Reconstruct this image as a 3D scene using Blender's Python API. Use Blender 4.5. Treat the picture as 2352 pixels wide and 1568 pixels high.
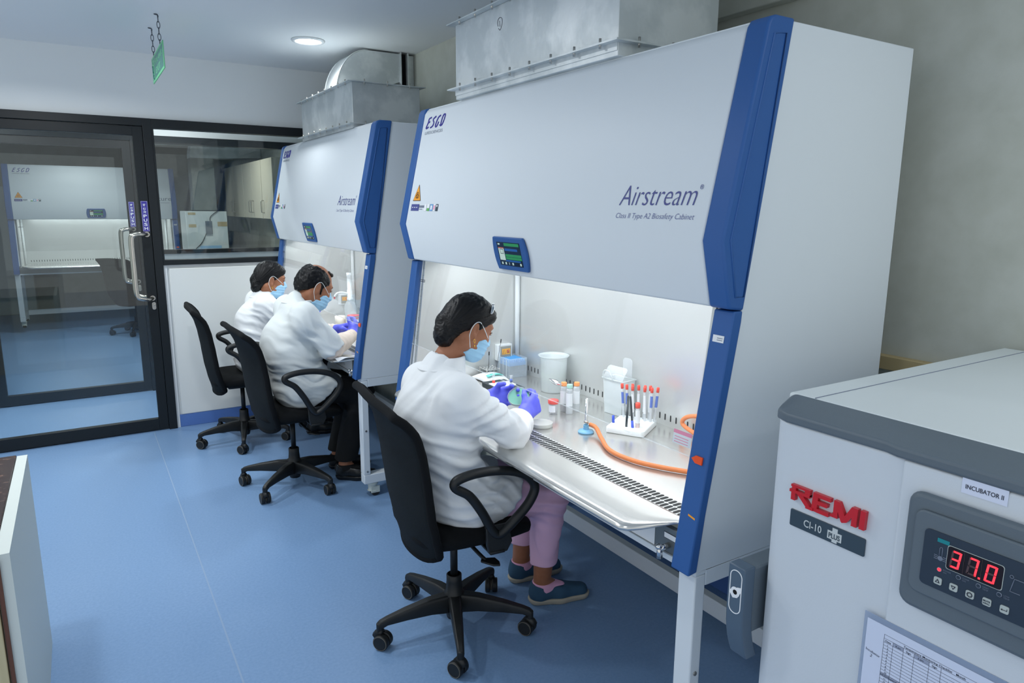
import bpy, bmesh, math, random, zlib
import numpy as np
from mathutils import Vector, Matrix
for o in list(bpy.data.objects): bpy.data.objects.remove(o)
SC = bpy.context.scene
COL = SC.collection
random.seed(4); RNG = np.random.default_rng(7)
PI = math.pi

def lin(c):
    c = c/255.0
    return c/12.92 if c <= .04045 else ((c+.055)/1.055)**2.4
def rgb(r, g, b): return (lin(r), lin(g), lin(b), 1.0)

# ---------------------------------------------------------------- camera
cam = bpy.data.cameras.new('camera'); camo = bpy.data.objects.new('camera', cam); COL.objects.link(camo)
cam.sensor_width = 36.0; cam.lens = 36.0*1591.45/2352; cam.clip_start = .05; cam.clip_end = 60
_yaw, _pit, _rol = .557, .1903, .0062
_fw = Vector((math.sin(_yaw)*math.cos(_pit), math.cos(_yaw)*math.cos(_pit), -math.sin(_pit)))
_rt = Vector((math.cos(_yaw), -math.sin(_yaw), 0)); _up = _rt.cross(_fw)
_r2 = _rt*math.cos(_rol)+_up*math.sin(_rol); _u2 = _up*math.cos(_rol)-_rt*math.sin(_rol)
_m = Matrix((_r2, _u2, -_fw)).transposed().to_4x4(); _m.translation = (-1.2868, -1.1550, 1.6332)
camo.matrix_world = _m
SC.camera = camo

# ---------------------------------------------------------------- world, exposure, big lights
w = bpy.data.worlds.new('world'); SC.world = w; w.use_nodes = True
w.node_tree.nodes['Background'].inputs[0].default_value = (.93, .975, 1, 1)
w.node_tree.nodes['Background'].inputs[1].default_value = .95
SC.view_settings.view_transform = 'Standard'; SC.view_settings.look = 'None'
SC.view_settings.exposure = 0.0; SC.view_settings.gamma = 1.0; SC.view_settings.use_curve_mapping = False
LCOL = (.96, .99, 1.0)
def area(name, loc, size, power, rot=(0, 0, 0), shape='SQUARE', col=LCOL, sy=None, spread=None):
    l = bpy.data.lights.new(name, 'AREA'); l.shape = shape; l.size = size; l.energy = power; l.color = col
    if sy: l.size_y = sy
    if spread: l.spread = spread
    o = bpy.data.objects.new(name, l); COL.objects.link(o); o.location = loc; o.rotation_euler = rot
    return o
CEIL = 2.65
# lights of this room: one recessed lamp in view, the rest added unseen as fill
for (x, y, p) in ((.05, 3.41, 4), (-1.45, 3.3, 17), (-1.9, 1.5, 9), (-1.0, 1.9, 12.5), (-2.1, -.4, 6), (-.5, -1.9, 4), (.45, -1.0, 4)):
    area('ceiling_and_fill_light', (x, y, CEIL-.03), .17, p, shape='DISK', spread=2.1 if x == .05 else 2.75)
# next room and lobby behind the glass
for (x, y, p) in ((-.6, 5.05, 13), (-1.9, 5.05, 19), (-1.5, 7.4, 9), (-.1, 7.4, 17), (-1.2, 9.0, 10)):
    area('ceiling_and_fill_light', (x, y, CEIL-.03), .17, p, shape='DISK', spread=2.1 if x == .05 else 2.75)
CHAMBER_W = 7

# ---------------------------------------------------------------- materials
M = {}
def mat(name, col, rough=.5, metal=0.0, bump=None, var=None, spec=.5, trans=0, emit=None, ior=1.45, alpha=1, coat=0, sheen=0, aniso=0):
    m = bpy.data.materials.new(name); m.use_nodes = True; nt = m.node_tree; b = nt.nodes['Principled BSDF']
    I = b.inputs
    I['Base Color'].default_value = col; I['Roughness'].default_value = rough; I['Metallic'].default_value = metal
    I['Specular IOR Level'].default_value = spec; I['IOR'].default_value = ior
    I['Transmission Weight'].default_value = trans; I['Alpha'].default_value = alpha
    I['Coat Weight'].default_value = coat; I['Sheen Weight'].default_value = sheen; I['Anisotropic'].default_value = aniso
    if emit:
        I['Emission Color'].default_value = emit[0]; I['Emission Strength'].default_value = emit[1]
    tc = nt.nodes.new('ShaderNodeTexCoord')
    def noise(scale, detail=3, stretch=None, rough_=.55):
        n = nt.nodes.new('ShaderNodeTexNoise'); n.inputs['Scale'].default_value = scale; n.inputs['Detail'].default_value = detail
        n.inputs['Roughness'].default_value = rough_
        if stretch:
            mp = nt.nodes.new('ShaderNodeMapping'); mp.inputs['Scale'].default_value = stretch
            nt.links.new(tc.outputs['Object'], mp.inputs['Vector']); nt.links.new(mp.outputs[0], n.inputs['Vector'])
        else: nt.links.new(tc.outputs['Object'], n.inputs['Vector'])
        return n
    if bump:   # (scale, strength, detail, stretch)
        n = noise(bump[0], bump[2] if len(bump) > 2 else 3, bump[3] if len(bump) > 3 else None)
        bp = nt.nodes.new('ShaderNodeBump'); bp.inputs['Strength'].default_value = bump[1]; bp.inputs['Distance'].default_value = bump[4] if len(bump) > 4 else .004
        nt.links.new(n.outputs['Fac'], bp.inputs['Height']); nt.links.new(bp.outputs[0], I['Normal'])
    if var:    # (scale, colour2, stretch, lo, hi)
        n = noise(var[0], 4, var[2] if len(var) > 2 else None)
        r = nt.nodes.new('ShaderNodeMapRange'); r.inputs['From Min'].default_value = var[3] if len(var) > 3 else .35; r.inputs['From Max'].default_value = var[4] if len(var) > 4 else .65
        mx = nt.nodes.new('ShaderNodeMix'); mx.data_type = 'RGBA'
        nt.links.new(n.outputs['Fac'], r.inputs['Value']); nt.links.new(r.outputs[0], mx.inputs['Factor'])
        mx.inputs[6].default_value = col; mx.inputs[7].default_value = var[1]
        nt.links.new(mx.outputs[2], I['Base Color'])
    M[name] = m; return m

def glassmat(name, tint, refl=.9, rough=0.0, base=0.04):
    # thin architectural pane: transparent with a fresnel mirror reflection
    m = bpy.data.materials.new(name); m.use_nodes = True; nt = m.node_tree; nt.nodes.clear()
    out = nt.nodes.new('ShaderNodeOutputMaterial'); t = nt.nodes.new('ShaderNodeBsdfTransparent'); g = nt.nodes.new('ShaderNodeBsdfGlossy')
    t.inputs[0].default_value = tint; g.inputs[0].default_value = (refl, refl, refl, 1); g.inputs['Roughness'].default_value = rough
    # symmetric Schlick curve, so both faces of a pane reflect alike
    f = nt.nodes.new('ShaderNodeLayerWeight'); f.inputs[0].default_value = .5
    pw = nt.nodes.new('ShaderNodeMath'); pw.operation = 'POWER'; pw.inputs[1].default_value = 5; nt.links.new(f.outputs['Facing'], pw.inputs[0])
    ma = nt.nodes.new('ShaderNodeMath'); ma.operation = 'MULTIPLY_ADD'; ma.inputs[1].default_value = .9; ma.inputs[2].default_value = base; nt.links.new(pw.outputs[0], ma.inputs[0]); f = ma
    mx = nt.nodes.new('ShaderNodeMixShader')
    nt.links.new(f.outputs[0], mx.inputs[0]); nt.links.new(t.outputs[0], mx.inputs[1]); nt.links.new(g.outputs[0], mx.inputs[2]); nt.links.new(mx.outputs[0], out.inputs[0])
    M[name] = m; return m
def plastic(name, tint, opac, rough=.25):
    # milky translucent plastic: part see-through, part translucent white
    m = bpy.data.materials.new(name); m.use_nodes = True; nt = m.node_tree; b = nt.nodes['Principled BSDF']
    out = [n for n in nt.nodes if n.type == 'OUTPUT_MATERIAL'][0]
    b.inputs['Base Color'].default_value = tint; b.inputs['Roughness'].default_value = rough
    t = nt.nodes.new('ShaderNodeBsdfTransparent'); mx = nt.nodes.new('ShaderNodeMixShader'); mx.inputs[0].default_value = opac
    nt.links.new(t.outputs[0], mx.inputs[1]); nt.links.new(b.outputs[0], mx.inputs[2]); nt.links.new(mx.outputs[0], out.inputs[0])
    M[name] = m; return m

mat('floor_vinyl', rgb(114, 148, 188), .36, bump=(220, .08, 2), var=(90, rgb(124, 156, 196), None, .3, .7), spec=.4)
mat('floor_seam', rgb(134, 160, 192), .5)
mat('skirting_vinyl', rgb(88, 124, 190), .45)
mat('ceiling_paint', rgb(228, 232, 234), .9)
mat('wall_paint', rgb(196, 200, 192), .85, bump=(60, .15, 4), var=(7, rgb(184, 188, 178), None, .35, .7))
mat('partition_paint', rgb(228, 232, 233), .8)
mat('laminate', rgb(226, 230, 228), .45)
mat('black_alu', rgb(22, 28, 32), .42, spec=.4)
mat('steel', rgb(190, 186, 178), .28, 1.0)
mat('chrome', rgb(210, 210, 210), .15, 1.0)
mat('stainless', rgb(216, 218, 217), .3, .55, bump=(30, .03, 3, (1, 60, 1)), spec=.5)
mat('stainless_top', rgb(206, 206, 203), .24, .8, bump=(30, .02, 3, (60, 1, 1)), spec=.5)
mat('stainless_dark', rgb(120, 126, 128), .4, .6)
mat('enamel', rgb(218, 226, 232), .48, bump=(300, .02, 2), spec=.5)
mat('enamel_back', rgb(206, 216, 222), .4)
mat('blue_plastic', rgb(46, 92, 156), .45, bump=(400, .05, 2), spec=.4)
mat('galvanized', rgb(202, 209, 211), .42, .55, bump=(9, .25, 4, None, .01), var=(6, rgb(224, 229, 230), None, .45, .6))
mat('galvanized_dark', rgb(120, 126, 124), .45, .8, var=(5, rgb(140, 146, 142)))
mat('dark_gap', rgb(10, 11, 13), .8)
mat('slot_dark', rgb(34, 38, 40), .6)
mat('logo_blue', rgb(62, 60, 150), .5)
mat('text_blue', rgb(66, 74, 140), .5)
mat('text_grey', rgb(112, 122, 140), .5)
mat('print_dark', rgb(44, 50, 66), .6)
mat('print_grey', rgb(120, 130, 150), .6)
mat('hazard_orange', rgb(240, 160, 40), .5)
mat('hazard_black', rgb(40, 34, 30), .5)
mat('sticker_white', rgb(232, 236, 240), .5)
mat('sticker_green', rgb(96, 170, 90), .5)
mat('sticker_cyan', rgb(110, 160, 210), .5)
mat('sticker_pink', rgb(240, 150, 180), .5)
mat('tab_orange', rgb(238, 82, 28), .4)
mat('screen_dark', rgb(14, 28, 48), .12, spec=.6, emit=(rgb(10, 30, 60), .15))
mat('screen_green', rgb(30, 110, 70), .3, emit=(rgb(40, 150, 80), .35))
mat('screen_blue', rgb(20, 70, 130), .3, emit=(rgb(20, 90, 160), .35))
mat('screen_white', rgb(170, 190, 180), .3, emit=(rgb(190, 210, 200), .35))
mat('screen_red', rgb(150, 80, 70), .3, emit=(rgb(190, 90, 80), .3))
mat('tube_glow', rgb(255, 255, 255), .5, emit=((.93, .98, 1, 1), 5))
mat('lamp_glow', rgb(255, 255, 255), .5, emit=((.95, .98, 1, 1), 14))
mat('trim_white', rgb(225, 230, 232), .4)
mat('black_fabric', rgb(13, 16, 19), .9, bump=(700, .25, 1), spec=.25)
mat('black_mesh', rgb(16, 21, 24), .85, bump=(520, .5, 1, (1, 1, 1), .003), spec=.25, var=(6, rgb(20, 26, 29)))
mat('black_plastic', rgb(20, 23, 25), .48, bump=(200, .06, 2), var=(9, rgb(34, 36, 37), None, .45, .8))
mat('caster_grey', rgb(58, 60, 60), .5)
mat('caster_rim', rgb(96, 92, 84), .6)
mat('stand_caster', rgb(198, 206, 200), .5)
mat('rubber_dark', rgb(40, 42, 44), .7)
mat('inc_body', rgb(206, 214, 222), .42, bump=(260, .12, 3, None, .002), spec=.5)
mat('inc_top', rgb(216, 224, 226), .5, bump=(200, .05, 2))
mat('inc_grey', rgb(96, 108, 118), .42, bump=(300, .08, 2), spec=.4)
mat('inc_panel', rgb(40, 54, 70), .35)
mat('handle_grey', rgb(80, 98, 116), .4)
mat('handle_light', rgb(150, 164, 176), .4)
mat('remi_red', rgb(196, 24, 42), .35, coat=.2)
mat('plate_slate', rgb(52, 70, 84), .4)
mat('plate_text', rgb(196, 204, 206), .5)
mat('led_red', rgb(255, 40, 50), .3, emit=(rgb(255, 44, 56), 2.2))
mat('led_off', rgb(80, 62, 66), .4)
mat('led_black', rgb(24, 10, 16), .2)
mat('teal_glow', rgb(20, 110, 120), .3, emit=(rgb(10, 120, 130), .25))
mat('button_grey', rgb(178, 188, 186), .5)
mat('paper', rgb(206, 216, 238), .7)
mat('paper_shade', rgb(150, 160, 184), .7)
mat('pale_label', rgb(214, 222, 242), .6)
mat('sleeve_film', rgb(160, 178, 206), .25, alpha=.55, spec=.5)
mat('granite', rgb(58, 44, 44), .22, var=(38, rgb(128, 98, 84), (1, 2.2, 1), .55, .75), spec=.6)
mat('granite_edge', rgb(20, 22, 22), .15, spec=.6)
mat('wood_laminate', rgb(196, 186, 150), .5, var=(5, rgb(180, 168, 128), (9, 9, .7), .35, .7))
mat('wood_pale', rgb(206, 198, 176), .5)
mat('wood_ledge', rgb(190, 172, 130), .5)
mat('cabinet_end', rgb(208, 216, 212), .5)
mat('brown_edge', rgb(96, 62, 48), .5)
mat('sign_green', rgb(108, 190, 140), .4, emit=(rgb(100, 190, 140), .05))
mat('sign_teal', rgb(70, 128, 120), .4)
mat('chain_metal', rgb(90, 96, 104), .35, .9)
mat('push_blue', rgb(58, 50, 150), .4)
mat('skin', rgb(150, 98, 70), .55, bump=(120, .05, 3), var=(14, rgb(164, 110, 82), None, .35, .65))
mat('skin_dark', rgb(98, 62, 44), .55)
mat('lip_dark', rgb(110, 66, 56), .5)
mat('hair', rgb(10, 11, 14), .40, bump=(90, .22, 2, (1, 5, 5), .004), spec=.3)
mat('hair_thin', rgb(52, 44, 42), .6, bump=(120, .4, 3, None, .004), spec=.3, var=(40, rgb(30, 26, 26), None, .4, .6))
mat('coat_white', rgb(234, 238, 241), .85, bump=(420, .12, 2, None, .002), sheen=.1)
mat('coat_warm', rgb(224, 231, 232), .85, bump=(420, .12, 2, None, .002), sheen=.1)
mat('cream_sleeve', rgb(226, 212, 200), .8, bump=(300, .12, 2))
mat('mask_blue', rgb(160, 206, 236), .75, bump=(500, .05, 1))
mat('mask_loop', rgb(226, 232, 234), .7)
mat('nitrile', rgb(98, 104, 232), .5, bump=(160, .08, 3))
mat('mauve_cloth', rgb(230, 186, 214), .85, bump=(500, .12, 2))
mat('black_cloth', rgb(14, 16, 18), .9)
mat('black_leather', rgb(16, 18, 20), .35)
mat('shoe_teal', rgb(44, 78, 104), .8, bump=(500, .3, 1))
mat('sole_grey', rgb(168, 162, 148), .7)
mat('sock_pink', rgb(222, 168, 200), .85, bump=(400, .2, 1))
mat('gold', rgb(226, 178, 80), .25, 1.0)
mat('eye_white', rgb(220, 216, 210), .3)
mat('hose_orange', rgb(232, 138, 84), .5, bump=(300, .05, 1))
mat('burner_blue', rgb(120, 178, 214), .35, bump=(60, .1, 2))
mat('red_cap', rgb(248, 84, 68), .45)
mat('red_lid', rgb(222, 90, 84), .45)
mat('orange_cap', rgb(244, 160, 96), .5)
mat('mint_cap', rgb(170, 214, 200), .5)
mat('label_blue', rgb(92, 120, 200), .6)
mat('pen_blue', rgb(60, 90, 210), .4)
mat('pen_black', rgb(50, 60, 66), .4)
mat('foam_white', rgb(240, 246, 248), .9, bump=(200, .2, 2))
mat('agar_green', rgb(120, 178, 160), .3)
mat('agar_cream', rgb(226, 222, 208), .3)
mat('maroon_fluid', rgb(98, 60, 74), .3)
mat('pink_fluid', rgb(240, 170, 150), .4)
mat('tip_blue', rgb(70, 170, 240), .4)
mat('teal_pack', rgb(110, 226, 214), .4)
mat('dark_tray', rgb(44, 54, 60), .4)
mat('outlet_grey', rgb(150, 150, 142), .5)
mat('outlet_orange', rgb(250, 178, 60), .5)
mat('red_stripe', rgb(214, 60, 80), .5)
mat('dispenser_white', rgb(232, 238, 240), .4)
mat('equip_white', rgb(216, 224, 222), .5)
mat('equip_blue', rgb(150, 190, 220), .5)
mat('cable_black', rgb(22, 24, 26), .5)
glassmat('pane', (.935, .96, .955, 1), base=.03)
glassmat('sash_glass', (.975, .985, .985, 1), base=.02)
glassmat('clear_glass', (.93, .96, .96, 1))
plastic('milky', rgb(232, 240, 242), .55)
plastic('milky_thin', rgb(236, 242, 246), .34)
plastic('clear_plastic', rgb(226, 234, 240), .22, .12)
plastic('liquid_haze', rgb(222, 234, 226), .7)
plastic('box_blue', rgb(220, 234, 246), .30)
plastic('dish_clear', rgb(232, 236, 232), .42, .12)

# ---------------------------------------------------------------- mesh helpers
class MB:
    def __init__(s): s.v = []; s.f = []; s.m = []; s.sm = []
    def add(s, vs, fs, mi=0, smooth=False):
        n = len(s.v); s.v += [tuple(map(float, p)) for p in vs]
        for f in fs: s.f.append(tuple(i+n for i in f)); s.m.append(mi); s.sm.append(smooth)
        return s
    def box(s, x0, x1, y0, y1, z0, z1, mi=0):
        vs = [(x, y, z) for x in (x0, x1) for y in (y0, y1) for z in (z0, z1)]
        return s.add(vs, [(0, 1, 3, 2), (4, 6, 7, 5), (0, 4, 5, 1), (2, 3, 7, 6), (0, 2, 6, 4), (1, 5, 7, 3)], mi)
    def obox(s, c, ax, h, mi=0):   # oriented box: centre, 3 axes, half sizes
        c = Vector(c); a = [Vector(q).normalized() for q in ax]
        vs = [c+a[0]*h[0]*i+a[1]*h[1]*j+a[2]*h[2]*k for i in (-1, 1) for j in (-1, 1) for k in (-1, 1)]
        return s.add(vs, [(0, 1, 3, 2), (4, 6, 7, 5), (0, 4, 5, 1), (2, 3, 7, 6), (0, 2, 6, 4), (1, 5, 7, 3)], mi)
    def prism(s, prof, o, u, v, n, d, mi=0):   # 2-D outline in plane (o,u,v), pushed d along n
        o, u, v, n = map(Vector, (o, u, v, n)); k = len(prof)
        a = [o+u*p[0]+v*p[1] for p in prof]; b = [p+n*d for p in a]
        fs = [tuple(range(k))[::-1], tuple(range(k, 2*k))]+[(i, (i+1) % k, k+(i+1) % k, k+i) for i in range(k)]
        return s.add(a+b, fs, mi)
    def xz(s, prof, y0, y1, mi=0): return s.prism(prof, (0, y0, 0), (1, 0, 0), (0, 0, 1), (0, 1, 0), y1-y0, mi)
    def ring(s, c, n, r, k, ref=None):
        c = Vector(c); n = Vector(n).normalized()
        a = Vector(ref) if ref else (Vector((0, 0, 1)) if abs(n.z) < .9 else Vector((1, 0, 0)))
        u = (a-n*a.dot(n)).normalized(); w_ = n.cross(u)
        return [c+u*r*math.cos(2*PI*i/k)+w_*r*math.sin(2*PI*i/k) for i in range(k)]
    def cyl(s, p0, p1, r0, r1=None, k=20, mi=0, caps=True):
        r1 = r0 if r1 is None else r1; n = Vector(p1)-Vector(p0)
        a = s.ring(p0, n, r0, k); b = s.ring(p1, n, r1, k)
        s.add(a+b, [(i, (i+1) % k, k+(i+1) % k, k+i) for i in range(k)], mi, True)
        if caps: s.add(a, [tuple(range(k))[::-1]], mi); s.add(b, [tuple(range(k))], mi)
        return s
    def lathe(s, prof, c=(0, 0, 0), ax=(0, 0, 1), k=28, mi=0, arc=None):
        ax = Vector(ax).normalized(); c = Vector(c); vs = []
        for (r, z) in prof: vs += s.ring(c+ax*z, ax, r if r > .00105 else 0.0, k)
        fs = []
        for j in range(len(prof)-1):
            for i in range(k): fs.append((j*k+i, j*k+(i+1) % k, (j+1)*k+(i+1) % k, (j+1)*k+i))
        return s.add(vs, fs, mi, True)
    def tube(s, pts, r, k=10, mi=0, closed=False, flat=None):
        pts = [Vector(p) for p in pts]; n = len(pts); vs = []; prev = None
        rs = r if isinstance(r, (list, tuple)) else [r]*n
        for i, p in enumerate(pts):
            if closed: t = pts[(i+1) % n]-pts[i-1]
            else: t = pts[min(i+1, n-1)]-pts[max(i-1, 0)]
            t.normalize()
            if prev is None:
                a = Vector((0, 0, 1)) if abs(t.z) < .9 else Vector((1, 0, 0)); u = (a-t*a.dot(t)).normalized()
            else: u = (prev-t*prev.dot(t)).normalized()
            prev = u; w_ = t.cross(u); f1, f2 = flat or (1, 1)
            vs += [p+u*rs[i]*f1*math.cos(2*PI*q/k)+w_*rs[i]*f2*math.sin(2*PI*q/k) for q in range(k)]
        fs = [];
        for j in range(n if closed else n-1):
            for q in range(k): fs.append((j*k+q, j*k+(q+1) % k, ((j+1) % n)*k+(q+1) % k, ((j+1) % n)*k+q))
        if not closed: fs += [tuple(range(k))[::-1], tuple(range((n-1)*k, n*k))]
        return s.add(vs, fs, mi, True)
    def ell(s, c, r, k=16, mi=0, R=None):
        vs = []; fs = []; h = k//2
        for j in range(h+1):
            th = PI*j/h
            for i in range(k):
                p = Vector((r[0]*math.sin(th)*math.cos(2*PI*i/k), r[1]*math.sin(th)*math.sin(2*PI*i/k), r[2]*math.cos(th)))
                if R: p = R @ p
                vs.append(Vector(c)+p)
        for j in range(h):
            for i in range(k): fs.append((j*k+i, (j+1)*k+i, (j+1)*k+(i+1) % k, j*k+(i+1) % k))
        return s.add(vs, fs, mi, True)
    def grid(s, fn, nu, nv, mi=0, smooth=True):
        vs = [fn(i/nu, j/nv) for j in range(nv+1) for i in range(nu+1)]
        return s.add(vs, [(j*(nu+1)+i, j*(nu+1)+i+1, (j+1)*(nu+1)+i+1, (j+1)*(nu+1)+i) for j in range(nv) for i in range(nu)], mi, smooth)
    def build(s, name, mats, parent=None, bevel=0, seg=2, solid=0, sub=0, sharp=None, local=False, off=0):
        me = bpy.data.meshes.new(name)
        base = Vector((0, 0, 0))
        if parent and not local: base = wloc(parent)
        o = bpy.data.objects.new(name, me)
        vs = [Vector(p)-base for p in s.v]
        if not parent and not local and vs:      # origin at the base centre
            lo = [min(p[i] for p in vs) for i in range(3)]; hi = [max(p[i] for p in vs) for i in range(3)]
            c = Vector(((lo[0]+hi[0])/2, (lo[1]+hi[1])/2, lo[2])); vs = [p-c for p in vs]; o.location = c
        me.from_pydata(vs, [], s.f)
        mats = mats if isinstance(mats, (list, tuple)) else [mats]
        for q in mats: me.materials.append(M[q] if isinstance(q, str) else q)
        me.polygons.foreach_set('material_index', s.m); me.polygons.foreach_set('use_smooth', s.sm)
        bm = bmesh.new(); bm.from_mesh(me); bmesh.ops.remove_doubles(bm, verts=bm.verts, dist=1e-6); bmesh.ops.recalc_face_normals(bm, faces=bm.faces); bm.to_mesh(me); bm.free()
        COL.objects.link(o)
        if parent: o.parent = parent
        if solid:
            q = o.modifiers.new('thickness', 'SOLIDIFY'); q.thickness = solid; q.offset = off
        if bevel:
            q = o.modifiers.new('bevel', 'BEVEL'); q.width = bevel; q.segments = seg; q.limit_method = 'ANGLE'; q.angle_limit = math.radians(38); q.harden_normals = False
            me.polygons.foreach_set('use_smooth', [True]*len(me.polygons)); me.set_sharp_from_angle(angle=math.radians(60))
        if sub:
            q = o.modifiers.new('smooth', 'SUBSURF'); q.levels = sub; q.render_levels = sub
        if sharp: me.set_sharp_from_angle(angle=math.radians(sharp))
        return o

def wloc(o):
    v = Vector((0, 0, 0))
    while o: v = v+o.location; o = o.parent
    return v
def thing(name, label, cat, loc=(0, 0, 0), rz=0, group=None):
    o = bpy.data.objects.new(name, None); COL.objects.link(o); o.location = loc; o.rotation_euler = (0, 0, rz)
    o.empty_display_size = .1
    return tag(o, label, cat, group)
def tag(o, label, cat, group=None):
    o['label'] = label; o['category'] = cat
    if group: o['group'] = group
    return o
def struct(o): o['kind'] = 'structure'; return o
def copy_tree(o, parent=None):
    c = o.copy(); COL.objects.link(c); c.parent = parent
    for ch in list(o.children): copy_tree(ch, c)
    return c

_fontcache = {}
def text(mb, s, o, xd, yd, width=None, size=None, mi=0, shear=0, bold=0, depth=.0004, align='L', spacing=1):
    """flat lettering laid on a surface: origin o (baseline start), xd reading direction, yd up"""
    cu = bpy.data.curves.new('t', 'FONT'); cu.body = s; cu.shear = shear; cu.offset = bold; cu.resolution_u = 3; cu.space_character = spacing
    ob = bpy.data.objects.new('t', cu); me = bpy.data.meshes.new_from_object(ob)
    vs = [v.co.copy() for v in me.vertices]; fs = [tuple(p.vertices) for p in me.polygons]
    bpy.data.objects.remove(ob); bpy.data.curves.remove(cu); bpy.data.meshes.remove(me)
    if not vs: return mb
    x0 = min(v.x for v in vs); x1 = max(v.x for v in vs); h = max(v.y for v in vs)
    sx = sy = size or 1
    if width: sx = width/(x1-x0); sy = size/.72 if size else sx
    elif size: sx = sy = size/.72
    xd, yd, o = Vector(xd).normalized(), Vector(yd).normalized(), Vector(o); n = xd.cross(yd)
    sh = 0 if align == 'L' else (x1-x0)*sx*.5
    pts = [o+xd*((v.x-x0)*sx-sh)+yd*(v.y*sy)+n*depth for v in vs]
    mb.add(pts, fs, mi); return mb
def quad(mb, o, xd, yd, wd, ht, mi=0, depth=.0003, thick=0):
    xd, yd, o = Vector(xd).normalized(), Vector(yd).normalized(), Vector(o); n = xd.cross(yd)
    o = o+n*depth
    mb.add([o, o+xd*wd, o+xd*wd+yd*ht, o+yd*ht], [(0, 1, 2, 3)], mi); return mb
def rrect(w_, h_, r, k=4, x0=0, y0=0):
    pts = []
    for (cx, cy, a0) in ((w_-r, h_-r, 0), (r, h_-r, 90), (r, r, 180), (w_-r, r, 270)):
        for i in range(k+1):
            a = math.radians(a0+90*i/k); pts.append((x0+cx+r*math.cos(a), y0+cy+r*math.sin(a)))
    return pts
def smooth_path(pts, n=8, closed=False):
    P = [Vector(p) for p in pts]; out = []; m = len(P)
    for i in range(m if closed else m-1):
        p0, p1, p2, p3 = (P[(i-1) % m], P[i], P[(i+1) % m], P[(i+2) % m]) if closed else (P[max(i-1, 0)], P[i], P[i+1], P[min(i+2, m-1)])
        for q in range(n):
            t = q/n
            out.append(.5*((2*p1)+(p2-p0)*t+(2*p0-5*p1+4*p2-p3)*t*t+(3*p1-p0-3*p2+p3)*t**3))
    if not closed: out.append(P[-1])
    return out
# ================================================================= the setting
XW, XL, YB, YP, YQ, YE = .96, -3.4, -3.0, 4.411, 5.70, 12.0
struct(MB().box(XL, XW, YB, YE, -.1, 0).build('floor', 'floor_vinyl'))
struct(MB().box(XL, XW, YB, YE, CEIL, CEIL+.1).build('ceiling', 'ceiling_paint'))
struct(MB().xz([(XW, 0), (XW+.1, 0), (XW+.1, CEIL), (XW, CEIL)], YB, YE).box(.775, XW, 2.3, YP, 0, CEIL).build('wall_right', 'wall_paint'))
struct(MB().box(-.943, -.937, -2.5, YP-.05, .0, .0006).build('trim_5', 'floor_seam'))
struct(MB().box(XL-.1, XL, YP, YE, 0, CEIL).build('wall_left', 'wall_paint'))
struct(MB().box(XL, XW, YE, YE+.1, 0, CEIL).build('wall_end', 'wall_paint'))
DX0, DX1, HD = -2.01, -.78, 2.222
def partition(y, nm):
    b = MB().box(XL, XW, y+.005, y+.065, HD, CEIL).box(XL, DX0, y+.005, y+.065, 0, HD).box(DX1, XW, y+.005, y+.065, 0, 1.215)
    struct(b.build('wall_'+nm, 'partition_paint'))
partition(YP, 'front'); partition(YQ, 'lobby')
struct(MB().box(DX1+.035, XW, YP-.012, YP+.005, .095, 1.19).build('trim_1', 'laminate', bevel=.006))
struct(MB().box(DX1, DX1+.022, YP-.01, YP+.005, 0, 1.215).build('trim_3', 'trim_white'))
struct(MB().box(DX1+.022, XW, YP-.008, YP+.005, 0, .095).build('baseboard_front', 'skirting_vinyl', bevel=.003))
struct(MB().box(XW-.012, XW, YB, YP, .0, .095).build('baseboard_right', 'skirting_vinyl', bevel=.003))
struct(MB().box(XW-.035, XW, .30, 1.30, 1.12, 1.165).box(XW-.035, XW, -.32, .30, 1.12, 1.165).build('trim_2', 'wood_ledge', bevel=.002))
# shallow cornice above the near cabinet
struct(MB().box(XW-.05, XW, YB, 1.6, 2.36, 2.44).build('trim_4', 'wall_paint', bevel=.004))

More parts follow.
